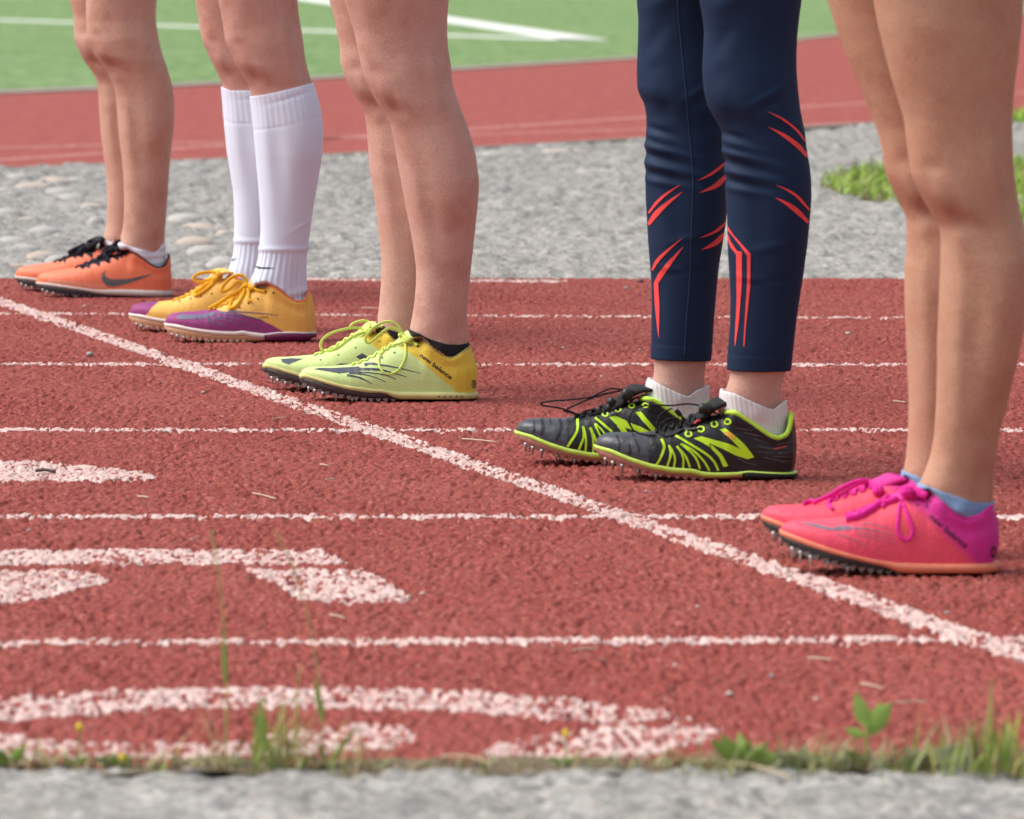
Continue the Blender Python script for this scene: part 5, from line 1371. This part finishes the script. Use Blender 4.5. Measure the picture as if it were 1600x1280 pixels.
for i, (x, n_, sp, hh_, cs) in enumerate([(60, 26, .02, (.01, .03), ['dull', 'yellow', 'dry']), (250, 26, .03, (.008, .028), ['dull', 'dry', 'yellow']), (560, 30, .02, (.012, .04), ['yellow', 'dry', 'green']), (760, 22, .03, (.006, .022), ['dry', 'yellow']),
                                      (1010, 26, .03, (.008, .026), ['dull', 'yellow', 'dry']), (1130, 46, .022, (.01, .035), ['green', 'dull', 'yellow']), (1240, 50, .025, (.01, .034), ['dull', 'green', 'yellow']), (1310, 34, .02, (.01, .03), ['yellow', 'dull']), (1420, 46, .025, (.01, .036), ['dull', 'green', 'yellow']), (1500, 60, .022, (.015, .05), ['green', 'dull', 'yellow'])]):
    tuft('grass_tuft', ['short dull grass clump beside the bright green end weed', 'sparse dry clump by the short yellow-flowered weed', 'straggly yellowish clump just beside the tall seed stalks', 'thin dry shoots beside the bent straw', 'low dull shoots between flower weed and rosette', 'green shoots growing through the low rosette', 'dull green clump around the creeping weed', 'yellowish clump at the foot of the upright weed', 'dull green clump around the flat weed', 'taller green clump next to the dense tuft'][i], 'grass', (x, 1197), n_, sp, hh_, (.0014, .0032), cs, 1.1, gr)
# dead straw and moss all along the joint: nobody could count it
p = {'dry': [], 'dull': [], 'green': []}
for i in range(3200):
    x = random.uniform(-1.1, 1.1); b = np.array([x, YN - .012 + random.gauss(0, .014), 0.])
    dens = .5 + .5 * math.sin(x * 9) * math.sin(x * 4 + 1)
    if random.random() > (.25 + .6 * dens) * (.45 if -.12 < x < .16 else 1): continue
    p[random.choice(['dry', 'dull', 'dull', 'green'])].append(blade(b, random.uniform(.004, .014) * (1 + 1.4 * max(0, math.sin(x * 7 + 2) * math.sin(x * 17)) + (.9 if x > .25 else 0)), random.uniform(.0012, .003), random.uniform(.4, 2.2), random.uniform(0, 6.28), 4))
for k, v in p.items():
    tag(mk('joint_growth', *join(v), LF_[k]), {'dry': 'dead straw scattered along the joint of the near path', 'dull': 'dull moss and shoots along the near path joint', 'green': 'fresh short shoots along the near path joint'}[k], 'ground cover', None, 'stuff')
for i, (a, b) in enumerate((((690, 1186), (770, 1200)), ((1030, 1200), (1150, 1182)), ((1130, 1196), (1235, 1222)), ((640, 1208), (700, 1190)))):
    A_, B_ = G(*a) + np.array([0, 0, .003]), G(*b) + np.array([0, 0, .004])
    tag(mk('straw', *tube(spline([A_, (A_ + B_) / 2 + np.array([0, .004, .003]), B_], 6), .0011, 6), LF_['dry'], off=np.zeros(3)), 'bent dry straw lying across the edge of the near path', 'straw', 'straws on the near path edge')
# grass island in the apron behind the last runner
isl = [tuple(G(*q)[:2]) for q in [(1283, 292), (1320, 272), (1400, 262), (1700, 250), (1900, 300), (1700, 380), (1590, 360), (1500, 335), (1400, 322), (1340, 310)]]
ip = np.array(isl); n = 0; pl = {'lush': [], 'yellow': [], 'green': []}
while n < 9500:
    x, y = random.uniform(ip[:, 0].min(), ip[:, 0].max()), random.uniform(ip[:, 1].min(), ip[:, 1].max())
    if not inpoly(np.array([x + .02 * math.sin(y * 40)]), np.array([y]), isl)[0]: continue
    n += 1
    pl[random.choices(['lush', 'green', 'yellow'], [6, 3, 1.2])[0]].append(blade((x, y, -.002), random.uniform(.025, .065), random.uniform(.003, .006), random.uniform(.2, 1.2), random.uniform(0, 6.28), 4))
mk('grass_soil', [(x, y, .0015) for x, y in isl], [tuple(range(len(isl)))[::-1]], M['soil'], apron, False, off=np.zeros(3))
for k, v in pl.items():
    tag(mk('grass_patch', *join(v), LF_[k], off=np.zeros(3)), {'lush': 'bright green grass patch growing in the concrete apron', 'green': 'darker blades in the grass patch on the apron', 'yellow': 'yellowing blades in the grass patch on the apron'}[k], 'grass', None, 'stuff')
v = [blade(G(random.gauss(1600, 12), 190) + np.array([0, random.gauss(0, .2), 0]), random.uniform(.03, .08), .006, .8, random.uniform(0, 6.28), 4) for i in range(260)]
tag(mk('grass_patch', *join(v), LF_['lush'], off=np.zeros(3)), 'grass strip along the border of the far red track', 'grass', None, 'stuff')

# ------------------------------------------------------------------ litter on the track
def straw_bit(a, b, r=.0011):
    A_, B_ = G(*a), G(*b); A_[2] = B_[2] = .0014
    o = mk('straw_fragment', *tube(spline([A_, (A_ + B_) / 2 + np.array([0, .001, .0004]), B_], 3), r, 5, .6), LF_['pale'], off=A_); o.location = A_
    tag(o, 'pale dry straw fragment lying on the red track', 'straw', 'straw fragments on the track'); return o
LF_['pale'] = mat_leaf('pale_straw', (.62, .52, .40)); LF_['dark'] = mat_leaf('dark_twig', (.06, .04, .03))
for a, b in (((565, 482), (598, 483)), ((500, 727), (512, 729)), ((508, 751), (524, 750)), ((215, 777), (233, 779)), ((395, 772), (432, 781)), ((425, 656), (448, 654)), ((722, 687), (775, 692)), ((1400, 1100), (1450, 1098)), ((1345, 1070), (1380, 1078)), ((1262, 1030), (1300, 1033)),
             ((895, 1018), (935, 1015)), ((515, 962), (540, 968)), ((1395, 628), (1415, 630)), ((1180, 560), (1196, 562))):
    straw_bit(a, b)
A_, B_ = G(56, 740), G(86, 742); A_[2] = B_[2] = .004
tag(mk('twig', *tube(spline([A_, (A_ + B_) / 2 + np.array([0, .003, .002]), B_], 4), .0024, 6), LF_['dark'], off=np.zeros(3)), 'dark twig lying on the painted number', 'twig')
pm = [mat_plain('pebble_grey', (.35, .35, .36), .8), mat_plain('pebble_pale', (.58, .52, .48), .8), mat_plain('pebble_brown', (.20, .12, .09), .8)]
pme = []
for k in range(3):
    me = stone_mesh(20 + k, 8, 6); me.materials.append(pm[k]); pme.append(me)
for i, (x, y, w) in enumerate([(140, 556, 12), (132, 480, 6), (1001, 441, 10), (978, 452, 7), (1325, 523, 8), (1328, 500, 6), (318, 615, 7), (940, 590, 5), (390, 905, 7), (300, 845, 6), (1140, 1087, 11), (1120, 1065, 8), (1205, 1059, 9), (1055, 1042, 8), (940, 1035, 9), (1010, 770, 6), (660, 930, 8), (760, 705, 6), (1480, 960, 8), (1275, 1095, 9), (560, 898, 6), (45, 831, 7), (1090, 950, 7), (1445, 1045, 8), (1000, 548, 5), (880, 545, 5), (250, 600, 5), (1500, 700, 6)]):
    g = G(x, y); r = w / 2 * g[1] / F
    o = bpy.data.objects.new('pebble', pme[i % 3]); COL.objects.link(o); o.location = (g[0], g[1], .001 + r * .3); o.scale = (r, r, r * .65); o.rotation_euler = (0, 0, random.uniform(0, 3))
    tag(o, ['small grey pebble on the red track', 'small pale pebble on the red track', 'small brown pebble on the red track'][i % 3], 'pebble', ['grey', 'pale', 'brown'][i % 3] + ' pebbles on the track')
